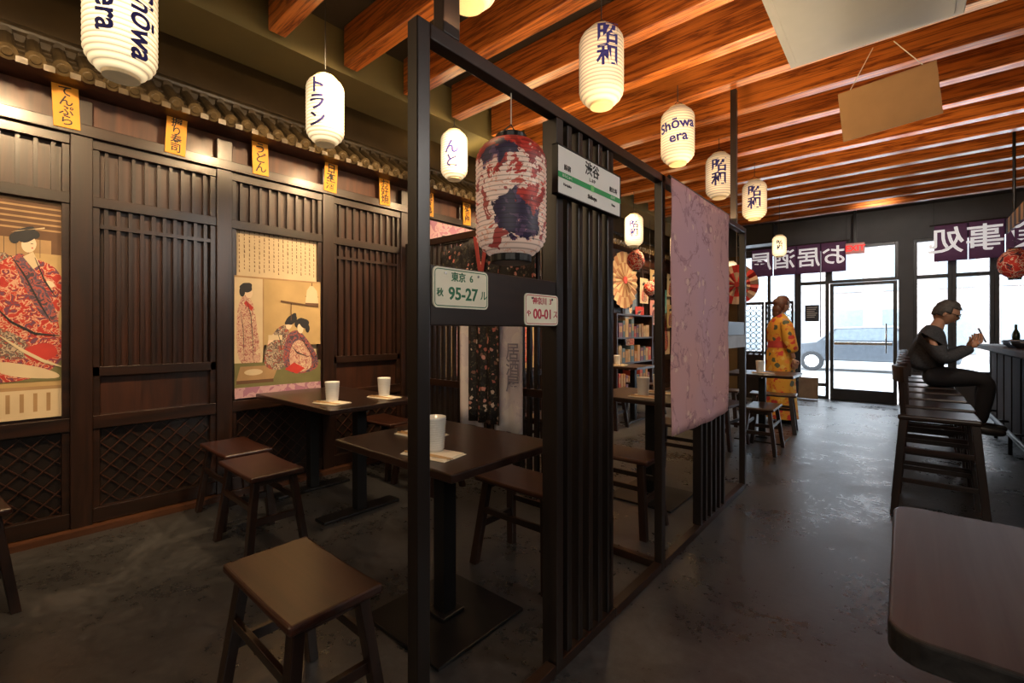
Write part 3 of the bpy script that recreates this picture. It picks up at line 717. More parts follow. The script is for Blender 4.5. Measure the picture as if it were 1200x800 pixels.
# ------------------------------------------------------------------ lanterns
def lantern_mat(name,tint,es,base=(0.62,0.52,0.36)):
    m,nt,b=_new(name)
    t=nt.nodes.new('ShaderNodeTexCoord'); sp=nt.nodes.new('ShaderNodeSeparateXYZ'); nt.links.new(t.outputs['Object'],sp.inputs[0])
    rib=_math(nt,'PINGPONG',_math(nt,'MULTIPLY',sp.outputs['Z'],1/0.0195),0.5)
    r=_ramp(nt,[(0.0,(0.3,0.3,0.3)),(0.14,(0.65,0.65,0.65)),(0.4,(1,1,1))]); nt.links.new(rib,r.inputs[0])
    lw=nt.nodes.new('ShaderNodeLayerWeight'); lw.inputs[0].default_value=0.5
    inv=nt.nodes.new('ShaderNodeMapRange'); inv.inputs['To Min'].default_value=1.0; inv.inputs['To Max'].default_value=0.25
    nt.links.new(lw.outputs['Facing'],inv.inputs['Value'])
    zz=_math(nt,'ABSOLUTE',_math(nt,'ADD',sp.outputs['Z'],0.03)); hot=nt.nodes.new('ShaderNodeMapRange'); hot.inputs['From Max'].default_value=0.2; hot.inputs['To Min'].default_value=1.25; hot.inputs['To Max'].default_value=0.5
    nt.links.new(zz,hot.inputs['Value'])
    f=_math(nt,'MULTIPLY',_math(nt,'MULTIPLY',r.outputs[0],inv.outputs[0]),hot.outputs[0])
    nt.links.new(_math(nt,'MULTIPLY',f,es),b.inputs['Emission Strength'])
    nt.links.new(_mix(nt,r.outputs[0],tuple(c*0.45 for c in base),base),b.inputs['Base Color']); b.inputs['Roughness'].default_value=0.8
    b.inputs['Emission Color'].default_value=(*tint,1)
    return m
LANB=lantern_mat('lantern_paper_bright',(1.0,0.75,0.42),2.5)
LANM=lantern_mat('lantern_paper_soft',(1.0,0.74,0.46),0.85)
RIM=plain('lantern_rim',(0.6,0.45,0.25),0.6,es=0.15)
def lan_profile(r,h,n,rib=0.0045):
    pr=[]
    for i in range(n+1):
        t_=i/n; z=-h/2+h*t_
        q=abs(2*t_-1); k=1.0 if q<0.62 else math.sqrt(max(0.0,1-((q-0.62)/0.38)**2*0.72))
        pr.append((r*k,z))
        if i<n:
            t2=(i+0.5)/n; q=abs(2*t2-1); k=1.0 if q<0.62 else math.sqrt(max(0.0,1-((q-0.62)/0.38)**2*0.72))
            pr.append((r*k+rib,-h/2+h*t2))
    return pr
def wrap_text(parent,lines,size,r,ang,mat,vertical=False,rot=0.0,bold=0.022,z0=0.0,line=0.95):
    me=text_me(lines,size,0.0006,bold,vertical,line=line)
    bm=bmesh.new(); bm.from_mesh(me)
    bmesh.ops.transform(bm,matrix=Matrix.Rotation(rot,4,'Z'),verts=bm.verts)
    for v in bm.verts:
        a=ang+v.co.x/r; rr=r+0.0062+v.co.z; z=v.co.y+z0
        v.co=(rr*math.cos(a),rr*math.sin(a),z)
    m2=bpy.data.meshes.new('lettering'); bm.to_mesh(m2); bm.free(); m2.materials.append(mat)
    o=bpy.data.objects.new('lettering',m2); COL.objects.link(o); o.parent=parent
def lantern(x,y,z,r=0.112,h=0.39,mat=LANB,txt=None,size=0.1,vertical=True,rot=0,tilt=0,zt=3.0,off=0.0,line=0.95,z0=0.0):
    e=thing('paper_lantern','white ribbed paper lantern with blue brush lettering hanging by a cord' if txt else 'small plain cream ribbed paper lantern hanging by a cord','paper lantern',(x,y,z),(tilt,0,0),group='white paper lanterns')
    n=int(round(h/0.0195)); n+=n%2
    MB().lathe(lan_profile(r,n*0.0195,n),seg=40,cap=True).obj('paper_shade',mat,e,smooth=True)
    h=n*0.0195; rt=r*0.54
    for s in(-1,1): MB().cyl((0,0,s*(h/2-0.004)),(0,0,s*(h/2+0.012)),rt,rt,seg=28).obj('rim',RIM,e,bevel=0.002)
    m=MB()
    for s in(-1,1): m.cyl((s*rt*0.9,0,h/2+0.01),(0,0,h/2+0.06),0.0022,seg=6)
    m.obj('wire_handle',METAL,e)
    MB().cyl((0,0,h/2+0.055),(0,0,(zt-z)),0.003,seg=6).obj('cord',CORD,e)
    if txt:
        ang=math.atan2(-y,-x)+off
        wrap_text(e,txt,size,r,ang,BLUEINK,vertical,rot,line=line,z0=z0)
    return e
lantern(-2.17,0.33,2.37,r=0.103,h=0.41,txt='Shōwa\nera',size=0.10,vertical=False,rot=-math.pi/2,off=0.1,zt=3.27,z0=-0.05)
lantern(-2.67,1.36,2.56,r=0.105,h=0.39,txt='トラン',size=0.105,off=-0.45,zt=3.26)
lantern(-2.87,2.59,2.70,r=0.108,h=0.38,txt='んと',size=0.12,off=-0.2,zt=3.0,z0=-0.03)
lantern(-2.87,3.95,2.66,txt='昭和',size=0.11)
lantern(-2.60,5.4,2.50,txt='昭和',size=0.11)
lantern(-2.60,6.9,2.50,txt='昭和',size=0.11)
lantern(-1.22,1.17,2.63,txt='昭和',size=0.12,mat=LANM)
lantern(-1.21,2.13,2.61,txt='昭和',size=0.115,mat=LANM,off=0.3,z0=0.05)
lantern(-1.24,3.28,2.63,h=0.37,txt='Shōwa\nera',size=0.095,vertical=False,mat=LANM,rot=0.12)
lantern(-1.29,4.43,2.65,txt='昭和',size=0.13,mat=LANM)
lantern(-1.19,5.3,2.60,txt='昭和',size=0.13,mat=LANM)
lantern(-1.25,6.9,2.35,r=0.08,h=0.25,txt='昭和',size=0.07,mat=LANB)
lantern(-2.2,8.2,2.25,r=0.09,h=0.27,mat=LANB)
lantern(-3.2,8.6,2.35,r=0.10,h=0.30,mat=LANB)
# painted lantern inside the frame
m_,nt,b=_new('painted_lantern_paper')
mp=_coord(nt,(1,1,1)); n=nt.nodes.new('ShaderNodeTexNoise'); n.inputs['Scale'].default_value=11; n.inputs['Detail'].default_value=5; n.inputs['Roughness'].default_value=0.6; n.inputs['Distortion'].default_value=0.8
nt.links.new(mp.outputs[0],n.inputs['Vector'])
nb=nt.nodes.new('ShaderNodeTexNoise'); nb.inputs['Scale'].default_value=17; nb.inputs['Detail'].default_value=4; nb.inputs['Distortion'].default_value=1.0
nt.links.new(mp.outputs[0],nb.inputs['Vector'])
base=_ramp(nt,[(0.0,(0.30,0.05,0.04)),(0.38,(0.70,0.50,0.40)),(0.54,(0.60,0.30,0.20)),(0.57,(0.72,0.54,0.44)),(0.66,(0.48,0.08,0.05))]); base.color_ramp.interpolation='CONSTANT'; nt.links.new(nb.outputs['Fac'],base.inputs[0])
navy=_ramp(nt,[(0.0,(0.02,0.012,0.035)),(0.52,(0.07,0.035,0.075)),(0.62,(0.42,0.20,0.18))]); navy.color_ramp.interpolation='CONSTANT'; nt.links.new(nb.outputs['Fac'],navy.inputs[0])
redt=_ramp(nt,[(0.0,(0.22,0.015,0.012)),(0.5,(0.40,0.03,0.02)),(0.62,(0.66,0.45,0.35))]); redt.color_ramp.interpolation='CONSTANT'; nt.links.new(nb.outputs['Fac'],redt.inputs[0])
sep=nt.nodes.new('ShaderNodeSeparateXYZ'); nt.links.new(mp.outputs[0],sep.inputs[0])
def dist_mask(cx,cy,cz,rad):
    vm=nt.nodes.new('ShaderNodeVectorMath'); vm.operation='DISTANCE'; vm.inputs[1].default_value=(cx,cy,cz)
    nt.links.new(mp.outputs[0],vm.inputs[0])
    d=_math(nt,'ADD',vm.outputs['Value'],_math(nt,'MULTIPLY',_math(nt,'SUBTRACT',n.outputs['Fac'],0.5),0.18))
    return _math(nt,'LESS_THAN',d,rad)
c1=_mix(nt,dist_mask(0.09,-0.055,-0.07,0.078),base.outputs[0],navy.outputs[0])
c1=_mix(nt,dist_mask(0.108,-0.01,-0.01,0.045),c1,redt.outputs[0])
topm=_math(nt,'GREATER_THAN',_math(nt,'ADD',sep.outputs['Z'],_math(nt,'MULTIPLY',_math(nt,'SUBTRACT',n.outputs['Fac'],0.5),0.35)),0.085)
c1=_mix(nt,topm,c1,redt.outputs[0])
c1=_mix(nt,dist_mask(0.03,-0.10,0.11,0.045),c1,navy.outputs[0])
pg=_math(nt,'PINGPONG',_math(nt,'MULTIPLY',sep.outputs['Z'],26/0.365),0.5)
rr_=_ramp(nt,[(0.0,(0.4,0.36,0.36)),(0.18,(1,1,1))]); nt.links.new(pg,rr_.inputs[0])
fin=_mix(nt,1.0,c1,rr_.outputs[0],'MULTIPLY'); nt.links.new(fin,b.inputs['Base Color']); b.inputs['Roughness'].default_value=0.5
nt.links.new(fin,b.inputs['Emission Color']); b.inputs['Emission Strength'].default_value=0.25
PAINT=m_
e=thing('painted_lantern','red, white and navy painted paper lantern hanging in the partition frame','paper lantern',(PX,1.10,1.64))
MB().lathe(lan_profile(0.109,0.365,26,0.004),seg=48).obj('paper_shade',PAINT,e,smooth=True)
MB().cyl((0,0,0.178),(0,0,0.203),0.05,0.05,seg=28).obj('rim',METAL,e,bevel=0.003)
MB().cyl((0,0,-0.203),(0,0,-0.178),0.066,0.066,seg=28).obj('rim',METAL,e,bevel=0.003)
m=MB()
for s in(-1,1): m.cyl((0,s*0.045,0.20),(0,0,0.24),0.002,seg=6)
m.obj('wire_handle',METAL,e)
MB().cyl((0,0,0.238),(0,0,0.34),0.002,seg=6).obj('cord',STRING,e)

e=thing('hanging_board','plain tan board hung by two strings from the beams','hanging board',(-0.075,3.65,2.63))
MB().box((0,0,0),(0.475,0.012,0.32),Euler((0,R(-5),0))).obj('board',plain('tan_board',(0.36,0.20,0.08),0.6,var=0.06),e,bevel=0.002)
MB().cyl((-0.19,0,0.135),(-0.07,0,0.372),0.0025,seg=6).obj('string',STRING,e); MB().cyl((0.17,0,0.165),(0.03,0,0.372),0.0025,seg=6).obj('string',STRING,e)

# ------------------------------------------------------------------ bar counter
CTR=wood('counter_top_wood',(0.02,0.009,0.006),(0.06,0.027,0.015),1,scale=4,rough=0.65,coat=0.0,spec=0.15)
e=thing('bar_counter','long dark bar counter with wooden top and footrail','bar counter')
MB().b2((0.74,2.6,0.995),(1.35,8.9,1.05)).obj('counter_top',CTR,e,bevel=0.008)
m=MB().b2((0.92,2.7,0),(1.30,8.8,0.995))
for k in range(12): m.b2((0.90,2.72+k*0.52,0.08),(0.918,2.74+k*0.52+0.42,0.94))
m.obj('counter_base',wood('counter_panel',(0.010,0.006,0.005),(0.03,0.015,0.010),2,rough=0.8,coat=0,spec=0.05),e,bevel=0.004)
m=MB().cyl((0.80,2.75,0.20),(0.80,8.7,0.20),0.022)
for k in range(7): m.cyl((0.80,2.9+k*0.93,0.20),(0.80,2.9+k*0.93,0.0),0.016).cyl((0.80,2.9+k*0.93,0.20),(0.92,2.9+k*0.93,0.20),0.014)
m.obj('foot_rail',METAL,e,smooth=True)
def bowl(x,y,mat,r=0.075):
    o=MB().lathe([(0.0001,0),(r*0.45,0),(r*0.5,0.01),(r*0.85,0.035),(r,0.07),(r*0.95,0.07),(r*0.75,0.035),(0.0001,0.015)],seg=28).obj('rice_bowl',mat,None,(x,y,1.0505),smooth=True)
    o['label']='small round ceramic bowl on the bar counter'; o['category']='bowl'; o['group']='bar bowls'
DB=plain('dark_bowl',(0.02,0.02,0.025),0.3); BW=plain('blue_bowl',(0.12,0.18,0.3),0.3)
for i,(x,y) in enumerate(((0.95,6.05),(0.87,6.55),(0.86,6.95),(0.93,7.5),(1.05,8.1),(0.86,5.75))): bowl(x,y,(DB,DB,BW,WHITE,BW,DB)[i],0.085)
for i,(x,y) in enumerate(((1.25,6.2),(1.15,7.2),(1.0,7.9),(1.2,6.4),(1.05,6.85))):
    o=MB().lathe([(0.0001,0),(0.033,0),(0.035,0.12),(0.031,0.15),(0.013,0.19),(0.012,0.24),(0.015,0.245),(0.0001,0.25)],seg=20).obj('sauce_bottle',plain('bottle_%d'%i,((0.1,0.02,0.01),(0.5,0.08,0.03),(0.03,0.06,0.03),(0.4,0.2,0.03),(0.05,0.02,0.02))[i],0.15),None,(x,y,1.0505),smooth=True)
    o['label']='narrow-necked sauce bottle on the bar counter'; o['category']='bottle'; o['group']='counter bottles'

def bar_stool():
    e=thing('bar_stool','dark wooden bar stool with low back and footrests','bar stool',group='bar stools')
    MB().b2((-0.2,-0.19,0.63),(0.2,0.19,0.665)).obj('seat',TABLEW,e,bevel=0.012,seg=3)
    for sx in(-1,1):
        for sy in(-1,1): MB().skew((sx*0.22,sy*0.21,0),(sx*0.17,sy*0.16,0.632),0.04,0.042).obj('leg',DARK,e,bevel=0.003)
    for sy in(-1,1):
        MB().b2((-0.2,sy*0.192-0.01,0.22),(0.2,sy*0.192+0.01,0.25)).obj('stretcher',DARKX,e,bevel=0.002)
        MB().b2((-0.18,sy*0.177-0.01,0.42),(0.18,sy*0.177+0.01,0.45)).obj('stretcher',DARKX,e,bevel=0.002)
    MB().b2((0.19,-0.185,0.30),(0.212,0.185,0.335)).obj('footrest',DARKY,e,bevel=0.002)
    MB().b2((-0.212,-0.185,0.30),(-0.19,0.185,0.335)).obj('footrest',DARKY,e,bevel=0.002)
    m=MB(); rings=[]
    for k in range(13):
        a=-1+k/6; x=-0.215+0.06*(a*a); y=a*0.21
        rings.append([(x-0.014,y,0.88),(x+0.014,y,0.88),(x+0.006,y,0.985),(x-0.020,y,0.985)])
    m.loft(rings); m.obj('backrest',DARKY,e,bevel=0.004)
    for s in(-1,1): MB().skew((-0.17,s*0.15,0.66),(-0.185,s*0.16,0.885),0.03).obj('back_post',DARK,e,bevel=0.002)
    return e
bs=bar_stool(); bs.location=(0.17,4.18,0)
for y in(4.72,5.26,5.80,6.34,6.95,7.5): dup(bs,(0.19,y,0),random.uniform(-0.04,0.04))

def fan_disc(name,label,cat,loc,r,n,ca,cb,hang=None,rz=0,hubm=None):
    e=thing(name,label,cat,loc,(0,0,rz))
    m=MB()
    for i in range(n):
        a0=2*math.pi*i/n; a1=2*math.pi*(i+0.5)/n; a2=2*math.pi*(i+1)/n
        P=lambda a,rr,o:(o,rr*math.cos(a),rr*math.sin(a))
        mi=i%2
        for (p,q,o1,o2) in((a0,a1,0.0,0.022),(a1,a2,0.022,0.0)):
            m.poly([P(p,r*0.12,o1+0.01),P(p,r*0.62,o1*1.2),P(q,r*0.62,o2*1.2),P(q,r*0.12,o2+0.01)],mi)
            m.poly([P(p,r*0.62,o1*1.2),P(p,r,o1*1.6),P(q,r,o2*1.6),P(q,r*0.62,o2*1.2)],1-mi if cb is not None else mi)
    m.obj('paper_disc',[ca,cb or ca],e)
    MB().cyl((0.0,0,0),(0.045,0,0),r*0.13,seg=20).obj('hub',hubm or REDS,e)
    if hang: MB().cyl((0,0,r*0.9),(0,0,hang-loc[2]),0.002,seg=6).obj('cord',STRING,e)
    return e
FW=plain('fan_tan',(0.46,0.32,0.18),0.7); FR=plain('fan_red',(0.50,0.025,0.025),0.6); FP=plain('fan_brown',(0.30,0.15,0.08),0.7); FC=plain('fan_cream',(0.6,0.42,0.30),0.7)
fan_disc('paper_parasol','tan and brown ribbed paper parasol on the panelled wall','paper parasol',(XL+0.115,7.35,2.12),0.50,24,FW,FP)
fan_disc('paper_fan','red and white pleated round paper fan hanging by a string','paper fan',(-1.93,7.5,1.93),0.30,14,FR,FC,hang=3.0,rz=-1.25)
AWN=[plain('awning_black',(0.03,0.02,0.015),0.7),plain('awning_gold',(0.4,0.2,0.04),0.6)]
e=thing('bar_awning','small gold and black striped awning above the bar counter','awning')
m=MB()
for k in range(34):
    y=2.9+k*0.1; m.prism([(0.74,y,2.24),(1.5,y,2.75),(1.5,y,2.78),(0.74,y,2.27)],(0,0.1,0),mi=k%2); m.prism([(0.735,y,2.14),(0.745,y,2.14),(0.745,y,2.27),(0.735,y,2.27)],(0,0.1,0),mi=(k+1)%2)
m.obj('awning_cloth',AWN,e)
for y in(2.95,6.25): MB().cyl((0.78,y,2.27),(0.78,y,3.265),0.012).obj('hanger',METAL,e)
REDL=print_mat('red_lantern_print',(0.6,0.03,0.02),[(0.65,0.05,0.03),(0.85,0.65,0.5),(0.6,0.03,0.02),(0.08,0.04,0.06)],18)
for lx,ly,lz,lr in((0.81,6.46,1.87,0.12),(-2.86,6.0,2.22,0.12),(-3.05,6.9,1.9,0.10)):
    e=thing('red_lantern','small round red patterned paper lantern hanging by a cord','paper lantern',(lx,ly,lz),group='small red lanterns')
    q=lr/0.12
    MB().lathe([(lr*math.sqrt(max(0.15,1-((i/10-1))**2)),(-0.14+0.014*i)*q) for i in range(0,21)],seg=32).obj('paper_shade',REDL,e,smooth=True)
    MB().cyl((0,0,0.14*q),(0,0,3.265-lz),0.002,seg=6).obj('cord',CORD,e)
    MB().cyl((0,0,-0.155*q),(0,0,-0.14*q),0.045*q,seg=20).obj('rim',METAL,e); MB().cyl((0,0,0.138*q),(0,0,0.15*q),0.045*q,seg=20).obj('rim',METAL,e)

e=thing('display_shelf','dark open shelf holding boxes near the panelled wall','shelf',(-3.5,7.0,0))
for y in(-0.65,0.65): MB().b2((-0.17,y-0.015,0),(0.17,y+0.015,1.5)).obj('side_panel',DARK,e,bevel=0.002)
for z in(0.3,0.7,1.1,1.47): part_box((-0.165,-0.634,z),(0.165,0.634,z+0.025),'shelf_board',e,DARKY)
cols=[(0.35,0.05,0.03),(0.35,0.18,0.06),(0.06,0.10,0.12),(0.35,0.24,0.12),(0.30,0.12,0.03),(0.12,0.05,0.08)]
for z in(0.3,0.7,1.1):
    y=-0.58
    while y<0.5:
        w_=random.uniform(0.06,0.13); h_=random.uniform(0.16,0.3); c=random.choice(cols)
        o=MB().box((0,w_/2,h_/2),(0.16,w_,h_)).box((0.0805,w_/2,h_*0.55),(0.001,w_*0.7,h_*0.4),mi=1).obj('storage_box',[plain('box_%d'%cols.index(c),c,0.6),TANP],None,(-3.42,7.0+y,z+0.0255),bevel=0.002)
        o['label']='small coloured cardboard box on the display shelf'; o['category']='box'; o['group']='boxes on the display shelf'
        y+=w_+0.015

e=thing('lattice_screen','dark folding lattice screen standing before the front window','folding screen',(-2.35,9.2,0))
for k in range(2):
    x=k*0.46
    m=MB(); m.b2((x,-0.015,0.02),(x+0.03,0.015,1.75)).b2((x+0.41,-0.015,0.02),(x+0.44,0.015,1.75)).b2((x+0.03,-0.015,1.70),(x+0.41,0.015,1.75)).b2((x+0.03,-0.015,0.0),(x+0.41,0.015,0.08)).b2((x+0.03,-0.014,0.75),(x+0.41,0.014,0.80))
    m.obj('frame',BLACKW,e)
    m=MB(); 
    for i in range(4):
        for j in range(9):
            cx=x+0.03+0.0475+0.095*i; cz=0.845+0.1*j
            for q in range(12):
                aa=2*math.pi*q/12; aa2=2*math.pi*(q+1)/12
                m.bar((cx+0.045*math.cos(aa),0,cz+0.045*math.sin(aa)),(cx+0.045*math.cos(aa2),0,cz+0.045*math.sin(aa2)),0.012,0.010)
    m.b2((x+0.03,-0.008,0.08),(x+0.41,0.008,0.75))
    m.obj('lattice_infill',BLACKW,e)

e=thing('wall_speaker','black loudspeaker cabinet mounted under the last beam','loudspeaker',(-1.85,8.4,2.80))
MB().b2((-0.27,-0.14,-0.16),(0.27,0.16,0.16)).obj('cabinet',METAL,e,bevel=0.01)
MB().b2((-0.25,-0.148,-0.14),(0.25,-0.14,0.14)).obj('grille',plain('speaker_grille',(0.03,0.03,0.03),0.8,vs=200,bump=0.5),e)
MB().b2((-0.03,-0.03,0.16),(0.03,0.03,0.2)).obj('bracket',METAL,e)

NOR=plain('noren_cloth',(0.085,0.032,0.07),0.85,var=0.12,vs=12,es=0.25)  # faint emission stands in for daylight coming through the cloth
NW=plain('noren_white',(0.80,0.78,0.80),0.8,es=0.5)  # characters glow too, imitating the backlight
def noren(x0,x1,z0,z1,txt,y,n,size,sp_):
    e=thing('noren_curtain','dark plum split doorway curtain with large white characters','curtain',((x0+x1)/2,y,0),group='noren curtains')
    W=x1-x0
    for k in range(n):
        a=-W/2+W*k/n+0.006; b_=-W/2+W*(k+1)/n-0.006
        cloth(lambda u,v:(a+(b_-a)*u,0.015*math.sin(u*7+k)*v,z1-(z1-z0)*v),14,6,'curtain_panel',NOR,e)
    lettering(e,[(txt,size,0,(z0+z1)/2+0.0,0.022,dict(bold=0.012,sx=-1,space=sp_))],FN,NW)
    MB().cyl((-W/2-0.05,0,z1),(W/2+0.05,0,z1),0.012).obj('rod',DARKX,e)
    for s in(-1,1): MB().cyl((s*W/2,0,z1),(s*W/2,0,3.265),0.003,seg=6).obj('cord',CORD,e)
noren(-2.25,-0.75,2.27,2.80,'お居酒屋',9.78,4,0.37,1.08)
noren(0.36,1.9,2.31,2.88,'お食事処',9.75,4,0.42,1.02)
e=thing('exit_sign','small glowing red exit sign above the door','exit sign',(-0.62,9.62,2.62))
MB().box((0,0,0),(0.26,0.05,0.18)).obj('sign_box',plain('exit_face',(0.55,0.2,0.18),0.4,es=0.08,ecol=(1,0.3,0.25)),e,bevel=0.006)
lettering(e,[('EXIT',0.13,0,-0.002,0.026,dict(bold=0.03))],FN,plain('exit_red',(0.9,0.01,0.01),0.5,es=0.9))
MB().b2((-0.02,-0.02,0.09),(0.02,0.02,0.645)).obj('mount',METAL,e)
e=thing('window_notice','small dark notice with white lettering on the front window','notice',(-1.27,9.90,1.55))
MB().box((0,0,0),(0.22,0.006,0.3)).obj('notice_sheet',plain('notice_dark',(0.05,0.05,0.06),0.5),e)
m=MB()
for k in range(6): m.b2((-0.08,-0.0045,0.1-k*0.035),(0.08-0.02*(k%3),-0.0035,0.11-k*0.035))
m.obj('printed_lines',WHITE,e)
o=MB().box((0,0,0.2),(0.3,0.02,0.38),Euler((R(-8),0,0))).obj('menu_board',plain('board_brown',(0.3,0.2,0.12),0.6),None,(-1.3,9.7,0.0),bevel=0.004); o['label']='small brown board leaning by the front window'; o['category']='board'

# ------------------------------------------------------------------ people
SKIN=plain('skin',(0.50,0.27,0.17),0.5,var=0.06)
def skin_me(V,E,sub=2):
    me=bpy.data.meshes.new('sk'); me.from_pydata([v[:3] for v in V],E,[])
    o=bpy.data.objects.new('sk',me); COL.objects.link(o)
    sm=o.modifiers.new('Skin','SKIN'); sm.use_smooth_shade=True
    sl=me.skin_vertices[0].data
    for i,v in enumerate(V):
        r_=v[3]; sl[i].radius=(r_,v[4]) if len(v)>4 else (r_,r_)
    sl[0].use_root=True
    ss=o.modifiers.new('Sub','SUBSURF'); ss.levels=sub; ss.render_levels=sub
    dg=bpy.context.evaluated_depsgraph_get(); dg.update()
    out=bpy.data.meshes.new_from_object(o.evaluated_get(dg)); bpy.data.objects.remove(o); return out
def hand(m,w,d,side,up,curl=0.6,s=1.0):
    w=Vector(w); d=Vector(d).normalized(); side=Vector(side).normalized(); n=d.cross(side).normalized()*up
    m.mesh(skin_me([(*w,0.024*s),(*(w+d*0.035*s),0.030*s),(*(w+d*0.085*s),0.028*s)],[(0,1),(1,2)],1))
    for k,L in enumerate((0.068,0.076,0.07,0.055)):
        b=w+d*0.08*s+side*(0.028-0.019*k)*s; v=[b-d*0.02*s,b]; dd=d.copy(); p=b
        for q in range(3):
            dd=(dd*math.cos(curl)+n*math.sin(curl)).normalized() if q else (dd+n*0.25).normalized(); p=p+dd*L*s*(0.42,0.33,0.25)[q]; v.append(p)
        m.mesh(skin_me([(*p_,0.009*s) for p_ in v],[(i,i+1) for i in range(4)],1))
    t0=w+d*0.03*s+side*0.02*s; t1=t0+(side*0.8+d*0.5).normalized()*0.035*s; t2=t1+(side*0.2+d+n*0.6).normalized()*0.032*s; t3=t2+(d-side*0.2+n*0.9).normalized()*0.026*s
    m.mesh(skin_me([(*t0,0.011*s),(*t1,0.011*s),(*t2,0.010*s),(*t3,0.008*s)],[(0,1),(1,2),(2,3)],1))
def head(m,c,f,s=1.0,tilt=0):
    bm=bmesh.new(); bmesh.ops.create_uvsphere(bm,u_segments=28,v_segments=20,radius=1)
    for v in bm.verts:
        x,y,z=v.co
        jaw=1.0 if z>-0.1 else 1.0-0.32*((-z-0.1)/0.9)
        X=x*0.098*(1 if x<0 else 0.95); Y=y*0.076*jaw; Z=z*0.118
        if x>0 and z<0: X*=1.0-0.12*(-z)
        if x>0.3:
            X+=0.022*math.exp(-((y/0.13)**2)-((z+0.22)/0.2)**2)
            X+=0.006*math.exp(-((z-0.12)/0.1)**2)*(1 if abs(y)<0.6 else 0)
            X-=0.008*math.exp(-(((abs(y)-0.38)/0.16)**2)-((z-0.0)/0.1)**2)
            X+=0.006*math.exp(-((y/0.25)**2)-((z+0.52)/0.07)**2)
            X+=0.008*math.exp(-((y/0.3)**2)-((z+0.88)/0.15)**2)
        v.co=(X,Y,Z)
    M=T(c)@Matrix.Rotation(f,4,'Z')@Matrix.Rotation(tilt,4,'Y')@Matrix.Scale(s,4)
    me=bpy.data.meshes.new('h'); bm.to_mesh(me); bm.free(); m.mesh(me,M)
    for sd in(-1,1):
        b2=bmesh.new(); bmesh.ops.create_uvsphere(b2,u_segments=12,v_segments=8,radius=1,matrix=T((0.0,sd*0.077,-0.01))@Matrix.Diagonal((0.018,0.008,0.03,1)))
        me=bpy.data.meshes.new('h'); b2.to_mesh(me); b2.free(); m.mesh(me,M)
    return M
def eyes(par,M):
    for s in(-1,1):
        MB().sph(M@Vector((0.081,s*0.03,0.002)),0.008,seg=8).obj('eye',plain('eye_dark',(0.02,0.015,0.01),0.2),par,smooth=True)
    m=MB(); m.box((0,0,0),(0.006,0.04,0.006)); bmesh.ops.transform(m.bm,matrix=M@T((0.091,0,-0.062)),verts=m.bm.verts); m.obj('mouth',plain('lips',(0.4,0.12,0.1),0.5),par)
def hair_cap(M,extra,mat,par,s=1.08,low=-0.35):
    bm=bmesh.new(); bmesh.ops.create_uvsphere(bm,u_segments=28,v_segments=20,radius=1)
    dl=[v for v in bm.verts if (v.co.x>0.45 and v.co.z<0.42) or v.co.z<low-0.25*max(0,-v.co.x) or (v.co.x>0.05 and v.co.z<0.0)]
    bmesh.ops.delete(bm,geom=dl,context='VERTS')
    for v in bm.verts:
        k=1+0.03*math.sin(v.co.y*22+v.co.x*9)+0.02*math.sin(v.co.z*17)
        v.co=(v.co.x*0.098*s*k-0.004,v.co.y*0.076*(s+0.04)*k,v.co.z*0.118*s*k+0.003)
    me=bpy.data.meshes.new('h'); bm.to_mesh(me); bm.free()
    m=MB().mesh(me,M)
    for c,r_,sc in extra: 
        m.sph(M@Vector(c),r_,sc=sc)
    o=m.obj('hair',mat,par,smooth=True); sd=o.modifiers.new('s','SOLIDIFY'); sd.thickness=0.006
    return o
man=thing('person','seated man in dark grey sweater and glasses holding a phone','person',(0.16,6.34,0))
m=MB()
V=[(0.0,0,0.80,0.09),(0.02,0,0.95,0.09),(0.05,0,1.12,0.09),(0.09,0,1.25,0.06),(0.12,0,1.32,0.052),(0.145,0,1.38,0.052),
   (0.04,0.17,1.16,0.03),(0.12,0.27,0.93,0.03),(0.33,0.09,1.06,0.026),(0.04,-0.17,1.16,0.03),(0.13,-0.29,0.93,0.03),(0.35,-0.08,1.06,0.026),
   (0.10,0.10,0.75,0.07),(0.45,0.14,0.74,0.055),(0.44,0.14,0.33,0.035),(0.10,-0.10,0.75,0.07),(0.45,-0.14,0.74,0.055),(0.40,-0.14,0.33,0.035)]
E=[(0,1),(1,2),(2,3),(3,4),(4,5),(2,6),(6,7),(7,8),(2,9),(9,10),(10,11),(0,12),(12,13),(13,14),(0,15),(15,16),(16,17)]
m.mesh(skin_me(V,E))
hand(m,(0.33,0.09,1.06),(0.35,-0.4,0.75),(0.6,0.3,0.2),1,0.5); hand(m,(0.35,-0.08,1.06),(0.35,0.35,0.75),(0.6,-0.3,0.2),-1,0.5)
M=head(m,(0.17,0,1.405),-0.15,1.03,0.40)
m.obj('body',SKIN,man,smooth=True)
eyes(man,M); hair_cap(M,[],plain('grey_hair',(0.07,0.065,0.06),0.6,var=0.4,vs=40),man)
m=MB()
for s in(-1,1):
    m.cyl((0.098,s*0.033,0.004),(0.101,s*0.033,0.004),0.022,seg=16); m.bar((0.10,s*0.055,0.008),(0.0,s*0.08,0.008),0.003,0.004)
m.bar((0.101,-0.014,0.006),(0.101,0.014,0.006),0.003,0.003)
bmesh.ops.transform(m.bm,matrix=M,verts=m.bm.verts); m.obj('glasses',METAL,man)
